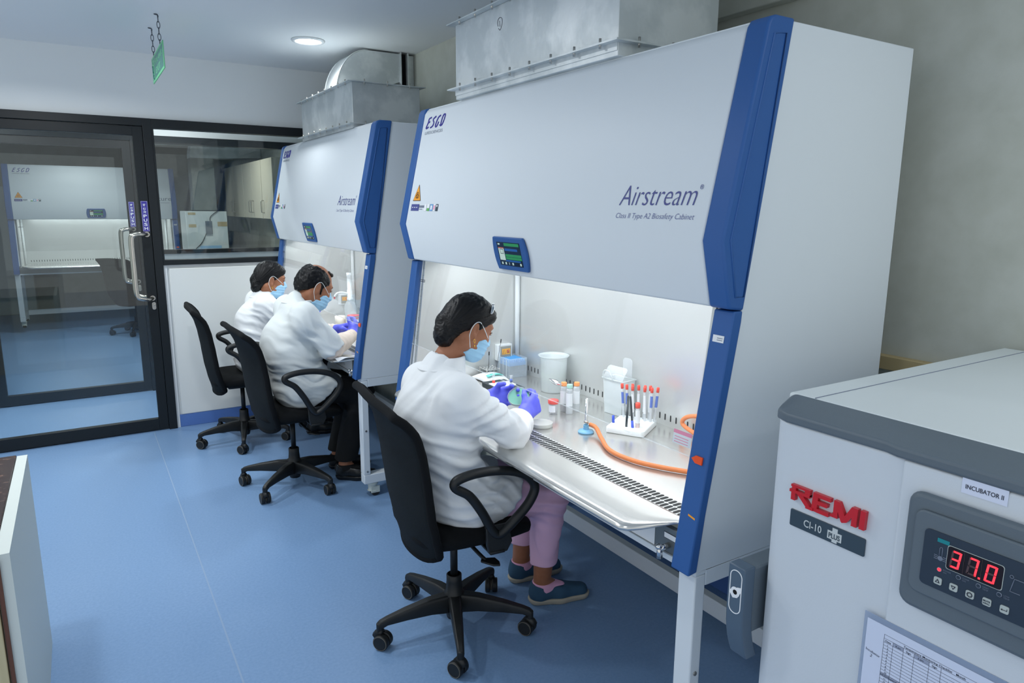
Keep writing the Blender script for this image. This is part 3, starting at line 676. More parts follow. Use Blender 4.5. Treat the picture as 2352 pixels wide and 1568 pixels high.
# ================================================================= office chairs
def build_chair(label):
    t = thing('office_chair', label, 'chair')
    # five star base, local x forward
    for q in range(5):
        a = math.radians(72*q); c, s = math.cos(a), math.sin(a)
        def Q(r_, w_, z): return (r_*c-w_*s, r_*s+w_*c, z)
        mb = MB(); secs = [(.030, .026, .150, .075), (.10, .023, .148, .085), (.20, .019, .132, .088), (.275, .015, .116, .086), (.300, .014, .108, .076), (.312, .013, .098, .066)]
        vs = []
        for (r_, w_, zt, zb) in secs:
            vs += [Q(r_, -w_*.75, zt), Q(r_, w_*.75, zt), Q(r_, w_, zt-.012), Q(r_, w_*.85, zb), Q(r_, -w_*.85, zb), Q(r_, -w_, zt-.012)]
        fs = [tuple(range(6))[::-1], tuple(range(30, 36))]
        for j in range(5):
            for i in range(6): fs.append((j*6+i, j*6+(i+1) % 6, (j+1)*6+(i+1) % 6, (j+1)*6+i))
        mb.add(vs, fs, 0); mb.cyl(Q(.302, 0, .10), Q(.302, 0, .048), .013, k=12)
        mb.build('base_leg', 'black_plastic', t, bevel=.004, local=True)
        aw = a+.9*math.sin(2.3*q+.6); cw, sw = math.cos(aw), math.sin(aw); hx, hy = .302*c-.012*cw, .302*s-.012*sw
        def wv(u, z): return (hx-u*sw, hy+u*cw, z)
        k = MB().cyl(wv(-.026, .0305), wv(-.004, .0305), .0305, k=22).cyl(wv(.004, .0305), wv(.026, .0305), .0305, k=22).build('caster', 'black_plastic', t, bevel=.004, local=True)
        MB().cyl(wv(-.0045, .0305), wv(.0045, .0305), .022, k=16).lathe([(.0255, .0266), (.028, .0266), (.028, .0246), (.0255, .0266)], wv(0, .0305), (-sw, cw, 0), 22).lathe([(.0255, -.0266), (.028, -.0266), (.028, -.0246), (.0255, -.0266)], wv(0, .0305), (-sw, cw, 0), 22).build('wheel_rim', 'caster_rim', k, local=True)
        MB().tube([wv(0, .062)]+[(hx+.033*math.cos(g)*cw, hy+.033*math.cos(g)*sw, .0305+.034*math.sin(g)) for g in (1.3, .9, .4)], .015, 8).build('hood', 'black_plastic', k, local=True)
    MB().lathe([(.001, .045), (.030, .045), (.036, .07), (.040, .150), (.034, .156), (.030, .20), (.030, .225), (.026, .228)], k=24).build('base_hub', 'black_plastic', t, local=True)
    MB().cyl((0, 0, .225), (0, 0, .40), .0145, k=18).build('gas_lift', 'black_plastic', t, local=True)
    MB().box(-.10, .10, -.07, .07, .395, .428).box(-.15, -.08, -.03, .03, .40, .42).build('tilt_mechanism', 'black_plastic', t, bevel=.01, local=True)
    MB().tube(smooth_path([(.02, -.06, .40), (.03, -.13, .385), (.05, -.19, .362)], 5), .008, 8).prism([(0, -.016), (.05, -.036), (.075, -.030), (.07, -.005), (.05, .022), (.02, .014), (0, .010)], (.035, -.18, .36), (.85, -.5, -.05), (.5, .85, 0), (0, 0, 1), .008).build('tilt_lever', 'black_plastic', t, bevel=.003, local=True)
    # seat cushion
    def seat(u, v):
        a = 2*PI*u; e = 4.2; ca, sa = math.cos(a), math.sin(a)
        rr_ = (abs(ca)**e+abs(sa)**e)**(-1/e)
        th = PI*(v-.5); f = abs(math.cos(th))**.35
        x = .03+.235*rr_*ca*f; y = .235*rr_*sa*f
        return (x, y, .472+.042*math.copysign(abs(math.sin(th))**.8, math.sin(th))-.35*max(0, x-.16)**2*8-.008*math.exp(-((x)**2+y*y)/.02))
    MB().grid(seat, 40, 16).build('seat', 'black_fabric', t, local=True)
    # curved mesh back
    prof = [(.385, -.178), (.42, -.185), (.50, -.205), (.60, -.222), (.70, -.232), (.80, -.245), (.88, -.262), (.94, -.288), (.975, -.312)]
    def bx(z):
        for (z0, x0), (z1, x1) in zip(prof, prof[1:]):
            if z <= z1: f = (z-z0)/(z1-z0); f = f*f*(3-2*f)*.5+f*.5; return x0+(x1-x0)*f
        return prof[-1][1]
    def back(u, v):
        q = 2*u-1; z = .385+.590*v
        wd = .240+.02*v
        if v < .28: wd = wd*(.80+.20*math.sin(PI/2*v/.28))
        if v > .90: wd = wd*(1-.06*((v-.9)/.1)**2)
        zz = z-.018*(q*q)*(1 if v > .9 else 0)*((v-.9)/.1 if v > .9 else 0)+(.035*q**4*(1-v/.3) if v < .3 else 0)
        return (bx(z)+.046*q*q*(1-.2*v)-(.022*q**4*((v-.78)/.22)**2 if v > .78 else 0), q*wd, zz+(.007*q**4*((v-.8)/.2) if v > .8 else 0))
    bk = MB().grid(back, 22, 26).build('backrest', 'black_mesh', t, solid=.024, sub=1, local=True)
    edge = [back(u, 1) for u in np.linspace(0, 1, 20)]+[back(1, v) for v in np.linspace(1, 0, 24)]+[back(u, 0) for u in np.linspace(1, 0, 16)]+[back(0, v) for v in np.linspace(0, 1, 24)]
    MB().tube(edge, .016, 10, closed=True).build('back_border', 'black_fabric', bk, local=True)
    MB().box(-.150, -.11, -.05, .05, .40, .45).build('back_bracket', 'black_plastic', t, bevel=.01, local=True)
    # loop armrests
    for s in (-1, 1):
        y = s*.272
        pts = smooth_path([(-.095, y, .728), (-.02, y, .742), (.08, y, .735), (.165, y, .705), (.205, y, .655), (.185, y, .60), (.13, y, .545), (.075, y*.98, .50), (.05, y*.97, .505), (.025, y*.98, .545), (-.005, y, .60), (-.05, y, .665), (-.10, y, .702)], 6, closed=True)
        a = MB().tube(pts, .0165, 10, closed=True, flat=(1.0, 1.15)).build('armrest', 'black_plastic', t, local=True)
        MB().prism([(.015, .53), (.105, .53), (.12, .46), (.10, .425), (.03, .425), (.02, .46)], (0, y+.012*-s-.008, 0), (1, 0, 0), (0, 0, 1), (0, 1, 0), .016).box(.03, .09, min(y*.55, y), max(y*.55, y), .424, .436).build('bracket', 'black_plastic', a, bevel=.004, local=True)
    return t
ch1 = build_chair('black mesh office chair nearest the camera, seating the woman in mauve trousers')
ch1.location = (-.157, 1.078, 0); ch1.rotation_euler = (0, 0, math.radians(-5))
def base_rot(t, deg):      # the star base swivels on its own
    for ch in t.children:
        if ch.name.startswith(('base_leg', 'caster')): ch.rotation_euler = (0, 0, math.radians(deg))
ch2 = copy_tree(ch1); ch2.location = (-.31, 2.863, 0); ch2.rotation_euler = (0, 0, math.radians(2)); ch2['label'] = 'black mesh office chair seating the balding man'
ch3 = copy_tree(ch1); ch3.location = (-.40, 3.849, 0); ch3.rotation_euler = (0, 0, math.radians(-3)); ch3['label'] = 'black mesh office chair by the white partition panel, seating the furthest woman'
ch4 = copy_tree(ch1); ch4.location = (-.72, 9.0, 0); ch4.rotation_euler = (0, 0, math.radians(40)); ch4['label'] = 'dark office chair in the room behind the glass doors'
base_rot(ch1, 31+5); base_rot(ch2, 7.5-2); base_rot(ch3, 41.3+3)
for c_ in (ch1, ch2, ch3, ch4): c_['group'] = 'black office chairs'

# ================================================================= incubator
IX, IY = -.08, -.25
inc = thing('incubator', 'grey white laboratory incubator in the right foreground with a red 37.0 display', 'incubator', (.35, -.66, 0))
prof = [(IX, -1.07), (IX, -.295), (IX+.010, -.268), (IX+.034, IY), (.93, IY), (.93, -1.07)]
MB().prism(prof, (0, 0, .06), (1, 0, 0), (0, 1, 0), (0, 0, 1), 1.145).build('body', 'inc_body', inc, bevel=.006)
MB().box(IX-.008, IX+.004, -1.05, -.535, .12, 1.203).build('door_panel', 'inc_body', inc, bevel=.007, seg=3)
tp = [(IX-.012, -1.08), (IX-.012, -.525), (IX-.004, -.500), (IX-.006, -.292), (IX+.006, -.262), (IX+.045, -.243), (IX+.08, -.243), (IX+.08, -1.08)]
tin = [(IX+.058, -1.08), (IX+.058, -.525), (IX+.060, -.500), (IX+.060, -.310), (IX+.062, -.262), (IX+.075, -.250), (IX+.082, -.250), (IX+.082, -1.08)]
mb = MB(); n_ = len(tp); vs = [(x, y, z) for ring_, z in ((tp, 1.204), (tp, 1.2235), (tin, 1.2475)) for (x, y) in ring_]
fs = [tuple(range(n_))[::-1], tuple(range(2*n_, 3*n_))]+[(j*n_+i, j*n_+(i+1) % n_, (j+1)*n_+(i+1) % n_, (j+1)*n_+i) for j in range(2) for i in range(n_)]
mb.add(vs, fs).build('top_band', 'inc_grey', inc, bevel=.005, seg=3)
tl = MB().box(IX+.062, .94, -1.08, -.245, 1.20, 1.249).build('top_lid', 'inc_top', inc, bevel=.006)
MB().box(IX+.064, .93, -.3085, -.3065, 1.2488, 1.2500).build('lid_seam', 'print_grey', tl)
for (x, y) in ((.0, -.32), (.85, -.32), (.0, -1.0), (.85, -1.0)):
    MB().cyl((x, y, 0), (x, y, .06), .025, k=16).build('foot', 'rubber_dark', inc)
# raised red letters
U3, V3, N3 = Vector((0, -1, 0)), Vector((0, 0, 1)), Vector((-1, 0, 0))
def flat(mb, polys, o, d=.008, mi=0):
    for p in polys: mb.prism(p, o, U3, V3, N3, d, mi)
s_ = .001
R_ = [[(2, 40), (40, 40), (40, 35), (2, 35)], [(4, 35), (12, 35), (12, 29), (4, 29)], [(30, 35), (40, 35), (40, 26), (30, 26)], [(0, 29), (4, 29), (4, 23), (0, 23)], [(4, 29), (40, 29), (40, 23), (4, 23)], [(4, 23), (12, 23), (12, 7), (4, 7)], [(16, 23), (28, 23), (42, 6), (34, 3)], [(34, 6), (34, 0), (48, 0), (48, 6)]]
E_ = [[(46, 40), (56, 40), (54, 0), (44, 0)], [(56, 40), (79, 40), (79, 32), (56, 32)], [(55, 25), (74, 25), (73, 17), (55, 17)], [(54, 8), (77, 8), (77, 0), (54, 0)]]
M_ = [[(85, 40), (93, 40), (93, 4), (85, 4)], [(80, 10), (85, 10), (85, 4), (80, 4)], [(93, 40), (95, 40), (106, 16), (102, 0), (100, 2), (93, 20)], [(102, 0), (106, 16), (117, 40), (119, 40), (119, 20), (110, 4)], [(119, 40), (128, 40), (127, 2), (118, 2)]]
I_ = [[(132, 40), (141, 40), (140, 2), (131, 2)]]
for nm, g in (('letter_r', R_), ('letter_e', E_), ('letter_m', M_), ('letter_i', I_)):
    mb = MB(); q = [[(a*.00116, b*.00098) for a, b in p] for p in g]; [flat(mb, [qq], (IX, -.317, 1.042), .0085+.00025*ii) for ii, qq in enumerate(q)]; mb.build('raised_lettering', 'remi_red', inc)
mb = MB().prism(rrect(.163, .036, .003), (IX, -.319, .990), U3, V3, N3, .003)
mb2 = MB(); text(mb2, 'CI-10', (IX-.0032, -.352, 1.0), U3, V3, width=.040, size=.0155, bold=.012)
u0, v0 = .071, .001
flat(mb2, [[(a*.001, b*.001) for a, b in ((80, 5), (90, 5), (90, 0), (101, 0), (101, 5), (110, 5), (110, 22), (101, 22), (101, 30), (90, 30), (90, 22), (80, 22))]], (IX-.003, -.319-.006, .9925), .0004)
pl_ = mb.build('model_plate', 'plate_slate', inc, bevel=.001); mb2.build('plate_lettering', 'plate_text', pl_)
mb = MB(); text(mb, 'PLUS', (IX-.0037, -.319-.089, 1.0005), U3, V3, width=.024, size=.0105, bold=.02); mb.build('plate_lettering', 'plate_slate', pl_)
# paper name label
mb = MB(); quad(mb, (IX-.0085, -.634, 1.178), U3, V3, .068, .026, 0)
text(mb, 'INCUBATOR II', (IX-.009, -.640, 1.187), U3, V3, width=.056, size=.0075, bold=.012, mi=1); mb.build('name_label', ['pale_label', 'print_dark'], inc)
# control unit
bz = MB().prism(rrect(.30, .212, .022, 5), (IX-.008, -.560, .949), U3, V3, N3, .016).build('control_bezel', 'inc_grey', inc, bevel=.008, seg=3)
fx = IX-.0245
MB().prism(rrect(.25, .150, .016, 5), (fx, -.578, .985), U3, V3, N3, .006).build('bezel_rim', 'inc_grey', bz, bevel=.006, seg=3)
fx -= .0064
pn = MB().prism(rrect(.20, .100, .008, 4), (fx, -.598, 1.007), U3, V3, N3, .0015).build('key_panel', 'inc_panel', bz)
fx -= .0017
mb = MB().prism(rrect(.084, .042, .004, 3), (fx, -.6365, 1.050), U3, V3, N3, .0004, 0)
mb.prism(rrect(.082, .040, .004, 3), (fx-.0004, -.6375, 1.051), U3, V3, N3, .0004, 1)
def seg7(x, on, mi_on, mi_off):
    h, w_ = .030, .015; t_ = .0032; g = .0006
    S = dict(a=(g+t_*.4, h-t_, w_-2*g-t_*.8, t_), d=(g+t_*.4, 0, w_-2*g-t_*.8, t_), g=(g+t_*.4, h/2-t_/2, w_-2*g-t_*.8, t_), f=(0, h/2+g, t_, h/2-2*g), b=(w_-t_, h/2+g, t_, h/2-2*g), e=(0, g, t_, h/2-2*g), c=(w_-t_, g, t_, h/2-2*g))
    for k_, (a, b, c_, d) in S.items():
        sl = lambda z: .10*z
        o = Vector((fx-.0011, -.6405-x, 1.056)); pts = [(a+sl(b), b), (a+c_+sl(b), b), (a+c_+sl(b+d), b+d), (a+sl(b+d), b+d)]
        mb.add([o+U3*p[0]+V3*p[1] for p in pts], [(0, 1, 2, 3)], mi_on if k_ in on else mi_off)
seg7(.001, 'abgcd', 2, 3); seg7(.027, 'abc', 2, 3); seg7(.0535, 'abcdef', 2, 3)
quad(mb, (fx-.0011, -.6405-.0455, 1.055), U3, V3, .0032, .0032, 2)
for xx in (.0225, .0485): quad(mb, (fx-.0010, -.6405-xx, 1.052), U3, V3, .0005, .038, 3)
mb.build('temperature_display', ['button_grey', 'led_black', 'led_red', 'led_off'], pn)
def icon(i):
    o = Vector((fx-.0016, -.628-.025*i, 1.023)); mb = MB()
    mb.prism(rrect(.0125, .0125, .0025, 3, -.00625, -.00625), o+Vector((.0016, 0, 0)), U3, V3, N3, .0014, 0)
    T = lambda pts: mb.add([o+U3*p[0]*.001+V3*p[1]*.001+N3*.0004 for p in pts], [tuple(range(len(pts)))], 1)
    if i == 0: T([(-4, -3), (4, -3), (0, 4)]); quad(mb, o+U3*-.0011+V3*-.0018+N3*.0003, U3, V3, .0022, .0022, 0)
    if i == 1: T([(-4, 3), (0, -4), (4, 3)]); quad(mb, o+U3*-.0011+V3*-.0004+N3*.0003, U3, V3, .0022, .0022, 0)
    if i == 2:
        mb.tube([o+N3*.0003+(U3*math.cos(2*PI*q/24)+V3*math.sin(2*PI*q/24))*(.0032 if q % 3 else .0042) for q in range(24)], .0007, 6, mi=1, closed=True)
    if i == 3:
        text(mb, 'MUTE', o+V3*.0006+N3*.0003, U3, V3, width=.010, size=.0026, mi=1, bold=.03, align='C'); text(mb, 'SCROLL', o+V3*-.0036+N3*.0003, U3, V3, width=.010, size=.0026, mi=1, bold=.03, align='C')
    if i == 4: T([(-4.5, -.4), (3.5, -.4), (3.5, -1.3), (-4.5, -1.3)]); T([(-4.8, -.8), (-2.5, 1), (-2.5, -2.6)]); T([(3.5, -1.3), (4.3, -1.3), (4.3, 2.6), (3.5, 2.6)])
    mb.build('key', ['button_grey', 'print_dark'], pn)
for i in range(5): icon(i)
mb = MB()
for i in range(4):
    o = Vector((fx, -.628-.030*i, 1.0435)); mb.lathe([(.001, .0012), (.0030, .0012)], o, (-1, 0, 0), 14, mi=1 if i == 0 else 2); mb.lathe([(.0030, .0012), (.0036, .0014), (.0040, .0002)], o, (-1, 0, 0), 14, mi=0)
    for j, wds in enumerate((('POWER', 'ON'), ('COMP.', 'ON'), ('HIGH', 'TEMP'), ('LOW', 'TEMP'))[i]): text(mb, wds, o+U3*.006+V3*(.0005-.0038*j), U3, V3, size=.0026, mi=0)
mb.build('indicator_lights', ['text_grey', 'led_red', 'inc_panel'], pn)
mb = MB(); o = Vector((fx-.0002, -.627, 1.066))
mb.tube([o+U3*a+V3*b for a, b in ((-.0022, 0), (-.0022, .014), (-.001, .0165), (.001, .0165), (.0022, .014), (.0022, 0))], .0006, 6); mb.lathe([(.001, .0008), (.0042, .0003)], o+V3*-.003, (-1, 0, 0), 14)
for q in range(3): quad(mb, o+U3*-.010+V3*(-.006+.003*q), U3, V3, .006, .0012); quad(mb, o+U3*.004+V3*(-.006+.003*q), U3, V3, .006, .0012)
mb.tube([o+U3*(.104+.0025*math.cos(a))+V3*(.014+.0025*math.sin(a)) for a in [2*PI*q/14 for q in range(14)]], .0005, 6, closed=True)
mb.tube([o+U3*a+V3*b for a, b in ((.122, .012), (.108, .012), (.106, .001), (.104, -.010), (.118, -.010))], .0007, 6)
mb.build('panel_symbols', 'text_grey', pn)
mb = MB(); quad(mb, (fx-.0002, -.6195, 1.0905), U3, V3, .019, .007); mb.build('status_light', 'teal_glow', pn)
# door handle standing out at the left edge
hd = MB(); hy0, hy1 = -.2485, -.203
def hsec(z):
    f = max(0, (.745-z)/.12); return IX-.040+.030*f*f
zs = [.862, .85, .80, .75, .72, .70, .68, .655, .635]
vs = []
for z in zs:
    x = hsec(z); vs += [(x, hy0, z), (x, hy1, z), (x+.034, hy1, z), (x+.034, hy0, z)]
fs = [(0, 1, 2, 3), tuple(range(len(vs)-4, len(vs)))]
for j in range(len(zs)-1):
    for i in range(4): fs.append((j*4+i, j*4+(i+1) % 4, (j+1)*4+(i+1) % 4, (j+1)*4+i))
hd.add(vs, fs); h_ = hd.build('door_handle', 'handle_grey', inc, bevel=.003)
MB().box(IX-.010, IX+.10, -.2475, -.20, .70, .858).build('handle_mount', 'inc_grey', h_, bevel=.004)
mb = MB(); o = Vector((IX-.0403, -.2258, .80)); oval = [o+U3*(.0165*(1 if abs(a) < 1.2 else 1)*math.cos(a))+V3*(.051*math.sin(a)) for a in [2*PI*q/28 for q in range(28)]]
oval = [o+U3*p[0]+V3*p[1] for p in rrect(.031, .102, .015, 6, -.0155, -.051)]
mb.tube(oval, .0012, 6, closed=True); mb.lathe([(.0055, .0012), (.012, .0008)], o, (-1, 0, 0), 18)
flat(mb, [[(-.015, -.006), (-.015, .0), (.005, .013), (.015, .016), (.015, .005), (.006, -.012), (-.006, -.016)]], o, .0007)
mb.build('oval_emblem', 'sticker_white', h_)
mb = MB().lathe([(.001, .0016), (.0056, .0016)], o, (-1, 0, 0), 18); mb.build('emblem_hole', 'dark_gap', h_)
# check list in its plastic sleeve, taped under the display
ck = thing('checklist_sheet', 'printed temperature checklist in a clear sleeve taped to the incubator front', 'paper', (IX-.011, -.66, .62))
MB().box(IX-.0098, IX-.0088, -.80, -.500, .60, .893).build('sleeve', 'sleeve_film', ck)
MB().box(IX-.0112, IX-.0102, -.79, -.507, .61, .882).build('paper', 'paper', ck)
mb = MB(); X4 = IX-.0113
def ln(a, b, w_=.0005):
    if a[0] == b[0]: quad(mb, (X4, a[0], b[1]), U3, V3, w_, a[1]-b[1])
    else: quad(mb, (X4, a[0], a[1]), U3, V3, a[0]-b[0], w_)
y0, y1, zt_ = -.541, -.76, .866
rows = [0, .0075, .0150]+[.0150+.0062*i for i in range(1, 22)]
for r_ in rows: ln((y0, zt_-r_), (y1, zt_-r_))
for c_ in (0, .017, .036, .055, .081, .101): ln((y0-c_, zt_-(0 if c_ == 0 else .0075)), (y0-c_, zt_-.145))
quad(mb, (X4+.00005, y0-.0175, zt_-.0148), U3, V3, .018, .0070, 1); quad(mb, (X4+.00005, y0-.0555, zt_-.0148), U3, V3, .025, .0070, 1); quad(mb, (X4+.00005, y0, zt_-.0832), U3, V3, .10, .006, 1)
def wr(s, y, z, h, mi=0): text(mb, s, (X4, y, z), U3, V3, size=h, mi=mi, bold=.01)
wr('Date', y0-.003, zt_-.0133, .0040); wr('8 am', y0-.022, zt_-.0133, .0036); wr('Sign', y0-.041, zt_-.0133, .0040); wr('6 pm', y0-.062, zt_-.0133, .0036); wr('Sign', y0-.086, zt_-.0133, .0040)
wr('Temperature Monitoring Checklist', y0-.036, zt_-.0060, .0042); wr('Month', y0-.125, zt_-.0060, .0042)
for i in range(10): wr(str(i+1), y0-.0075, zt_-.0202-.0062*i, .0034)
for i in range(8): wr(str(i+11), y0-.0075, zt_-.0884-.0062*i, .0034)
wr('HOD/Supervisor Sign', y0-.001, zt_-.0822, .0040)
text(mb, 'Incubator', (X4, -.510, .818), (0, -1, -.12), (0, .1, 1), size=.0052, shear=.2); text(mb, '2', (X4, -.519, .808), U3, V3, size=.006, shear=.2)
mb.build('printed_table', ['print_dark', 'paper_shade'], ck)

# ================================================================= side counter at the left edge
bc = thing('base_cabinet', 'pale wood base cabinet at the left edge of the picture', 'cabinet', (-1.95, 1.345, 0))
MB().box(-2.4, -1.545, .95, 1.77, .0, .718).build('body', 'wood_pale', bc)
MB().box(-1.543, -1.512, .93, 1.775, 0, .752).build('end_panel', 'cabinet_end', bc)
MB().box(-1.543, -1.535, .922, .93, 0, .735).box(-1.5445, -1.543, .925, .95, 0, .718).build('edge_band', 'brown_edge', bc)
MB().box(-1.99, -1.549, .93, .95, .02, .70).build('door', 'wood_laminate', bc, bevel=.002)
MB().box(-2.40, -1.995, .93, .95, .02, .70).build('door', 'wood_laminate', bc, bevel=.002)
tag(MB().box(-2.42, -1.5445, .915, 1.78, .7185, .755).build('worktop', ['granite'], bevel=.003), 'speckled brown granite slab on the pale wood base cabinet', 'countertop')

# ================================================================= hanging exit sign
sg = thing('exit_sign', 'green fire exit sign hanging on two chains from the ceiling', 'sign', (-.805, 3.385, CEIL))
def sgp(y, z): return (-.805, y, z)
y0, y1, z0, z1 = 3.12, 3.72, 2.352, 2.492
MB().box(-.8075, -.8025, y0, y1, z0, z1).build('board', 'sign_green', sg, bevel=.001)
mb = MB(); SD, SU = (0, -1, 0), (0, 0, 1)
quad(mb, (-.8078, y1-.02, z0+.015), SD, SU, .56, .112, 0)
quad(mb, (-.8080, y1-.028, z0+.020), SD, SU, .10, .102, 1)
text(mb, 'Fire exit', (-.8081, y1-.16, z0+.083), SD, SU, width=.38, size=.034, mi=1, bold=.01)
text(mb, 'EXIT', (-.8081, y1-.20, z0+.030), SD, SU, width=.24, size=.032, mi=1, bold=.02)
# running figure
o = Vector((-.8084, y1-.078, z0+.088)); UU = Vector(SD); VV = Vector(SU)
for a, b, r_ in (((0, 0), (.006, -.035), .010), ((.006, -.035), (.02, -.055), .006), ((.02, -.055), (.012, -.075), .005), ((.006, -.035), (-.006, -.055), .006), ((-.006, -.055), (-.022, -.062), .005), ((0, -.002), (.018, -.018), .005), ((0, -.004), (-.018, -.016), .005)):
    mb.cyl(o+UU*a[0]+VV*a[1], o+UU*b[0]+VV*b[1], r_*.7, k=8, mi=0)
mb.ell(o+VV*.016, (.002, .009, .009), 10, mi=0)
mb.build('sign_face', ['sign_teal', 'sign_green'], sg)
for y in (3.25, 3.60):
    mb = MB(); n = 5; zt_, zb_ = CEIL-.012, z1-.008
    for q in range(n):
        zc = zt_-(q+.5)*(zt_-zb_)/n; h = (zt_-zb_)/n*.62; pts = []
        for a in [2*PI*i/14 for i in range(14)]:
            l, wd = h*math.sin(a), .0075*math.cos(a); pts.append((-.805+(wd if q % 2 else 0), y+(0 if q % 2 else wd), zc+l))
        mb.tube(pts, .0018, 6, closed=True)
    mb.tube(smooth_path([(-.805, y, CEIL-.02), (-.805, y+.004, CEIL-.008), (-.82, y+.02, CEIL-.001)], 4), .0035, 6)
    mb.build('chain', 'chain_metal', sg)

# ================================================================= room behind the glass
for i, (ya, yb) in enumerate(((6.95, 7.50), (7.51, 8.56), (8.57, 9.82))):
    c_ = thing('wall_cupboard', ('pale wood wall cupboard nearest the glass, seen through the window', 'pale wood double wall cupboard in the middle of the row through the window', 'pale wood double wall cupboard furthest from the glass, through the window')[i], 'cupboard', (.79, (ya+yb)/2, 1.49), group='wall cupboards behind the glass')
    MB().box(.635, XW, ya, yb, 1.49, 2.17).build('body', 'wood_pale', c_)
    ds = [(ya, yb)] if i == 0 else [(ya, (ya+yb)/2), ((ya+yb)/2, yb)]
    for j, (da, db) in enumerate(ds):
        d_ = MB().box(.615, .634, da+.004, db-.004, 1.493, 2.167).build('door', 'wood_pale', c_, bevel=.002)
        hy = db-.06 if (j == 0 and i) else da+.06
        if i == 0: hy = db-.08
        MB().tube(smooth_path([(.614, hy, 1.56), (.585, hy, 1.565), (.582, hy, 1.60), (.582, hy, 1.66), (.585, hy, 1.695), (.614, hy, 1.70)], 5), .006, 8).build('handle', 'steel', d_)
eq = thing('laboratory_freezer', 'white upright appliance with a socket on its back, seen through the window', 'appliance', (.18, 9.1, 0))
MB().box(-.07, .435, 8.8, 9.35, .03, 1.566).build('body', 'equip_white', eq, bevel=.008)
MB().box(-.06, .425, 8.81, 9.34, 0, .03).build('plinth', 'rubber_dark', eq)
MB().box(.16, .24, 8.77, 8.80, 1.27, 1.44).build('socket_box', 'inc_grey', eq, bevel=.004)
MB().tube(smooth_path([(.22, 8.785, 1.44), (.23, 8.78, 1.50), (.32, 8.785, 1.57), (.36, 8.80, 1.585)], 6), .005, 8).tube(smooth_path([(.17, 8.78, 1.30), (.10, 8.785, 1.16), (.0, 8.79, 1.05), (-.03, 8.79, .9)], 6), .004, 8).build('mains_lead', 'cable_black', eq)
MB().box(.31, .43, 8.797, 8.80, 1.37, 1.43).box(-.04, .05, 8.797, 8.80, 1.52, 1.55).box(-.04, .05, 8.797, 8.80, 1.36, 1.40).build('caution_labels', 'wood_ledge', eq)
MB().box(.08, .34, 8.79, 8.80, 1.02, 1.12).build('vent_panel', 'equip_blue', eq)
dk = thing('ceiling_duct', 'grey metal duct rising from the white appliance behind the window', 'duct', (.2, 9.1, 1.58))
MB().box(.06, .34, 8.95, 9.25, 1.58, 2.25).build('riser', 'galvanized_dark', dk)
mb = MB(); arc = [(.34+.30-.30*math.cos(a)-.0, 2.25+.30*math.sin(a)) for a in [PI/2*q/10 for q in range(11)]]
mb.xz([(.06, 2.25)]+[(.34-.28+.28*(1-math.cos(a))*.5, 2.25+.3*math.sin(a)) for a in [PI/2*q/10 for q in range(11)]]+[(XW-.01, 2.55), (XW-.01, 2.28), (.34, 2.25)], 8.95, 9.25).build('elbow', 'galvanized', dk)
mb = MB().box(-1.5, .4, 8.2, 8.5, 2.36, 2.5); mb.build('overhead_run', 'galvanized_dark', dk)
tag(MB().box(.46, .95, 7.0, 9.9, 0, .88).build('bench', 'wood_pale'), 'pale laboratory bench under the wall cupboards behind the window', 'bench')
for z in (1.98,):
    tag(MB().box(-3.0, -1.9, 11.6, 11.95, 0, 1.9).build('storage_locker', 'equip_white', bevel=.01), 'pale locker at the far end behind the glass door', 'locker')
# ================================================================= people: smooth bodies grown from distance fields
def vnoise(P, sc, seed=0):
    rg = np.random.default_rng(seed); L = rg.random((32, 32, 32)).astype(np.float32)
    q = P*np.float32(sc)+100; i = np.floor(q).astype(np.int32); f = q-i; f = f*f*(3-2*f); i &= 31; j = (i+1) & 31
    def g(a, b, c): return L[a, b, c]
    x0 = g(i[:, 0], i[:, 1], i[:, 2])*(1-f[:, 0])+g(j[:, 0], i[:, 1], i[:, 2])*f[:, 0]
    x1 = g(i[:, 0], j[:, 1], i[:, 2])*(1-f[:, 0])+g(j[:, 0], j[:, 1], i[:, 2])*f[:, 0]
    x2 = g(i[:, 0], i[:, 1], j[:, 2])*(1-f[:, 0])+g(j[:, 0], i[:, 1], j[:, 2])*f[:, 0]
    x3 = g(i[:, 0], j[:, 1], j[:, 2])*(1-f[:, 0])+g(j[:, 0], j[:, 1], j[:, 2])*f[:, 0]
    return (x0*(1-f[:, 1])+x1*f[:, 1])*(1-f[:, 2])+(x2*(1-f[:, 1])+x3*f[:, 1])*f[:, 2]
A3 = lambda p: np.array(p, np.float32)
class Cap:    # tapered limb
    def __init__(s, a, b, r0, r1=None, k=.02, op='u'): s.a, s.b, s.r0, s.r1, s.k, s.op = A3(a), A3(b), r0, r0 if r1 is None else r1, k, op
    def d(s, P):
        ba = s.b-s.a; t = np.clip(((P-s.a)@ba)/max(float(ba@ba), 1e-9), 0, 1)
        return np.linalg.norm(P-s.a-t[:, None]*ba, axis=1)-(s.r0+(s.r1-s.r0)*t)
    def bb(s): r = max(s.r0, s.r1)+s.k; return np.minimum(s.a, s.b)-r, np.maximum(s.a, s.b)+r
class Ell:    # ellipsoid with axes given by a 3x3 (rows = axes)
    def __init__(s, c, r, R=None, k=.02, op='u'): s.c, s.r, s.R, s.k, s.op = A3(c), A3(r), (np.eye(3, dtype=np.float32) if R is None else A3(R)), k, op
    def d(s, P):
        q = (P-s.c)@s.R.T; a = np.linalg.norm(q/s.r, axis=1); b = np.linalg.norm(q/(s.r*s.r), axis=1)
        return a*(a-1)/np.maximum(b, 1e-6)
    def bb(s): r = float(s.r.max())+s.k; return s.c-r, s.c+r
class Half:   # keep the side where (p-c).n < 0
    def __init__(s, c, n, k=.005): s.c, s.n, s.k, s.op = A3(c), A3(n)/np.linalg.norm(n), k, 'i'
    def d(s, P): return (P-s.c)@s.n
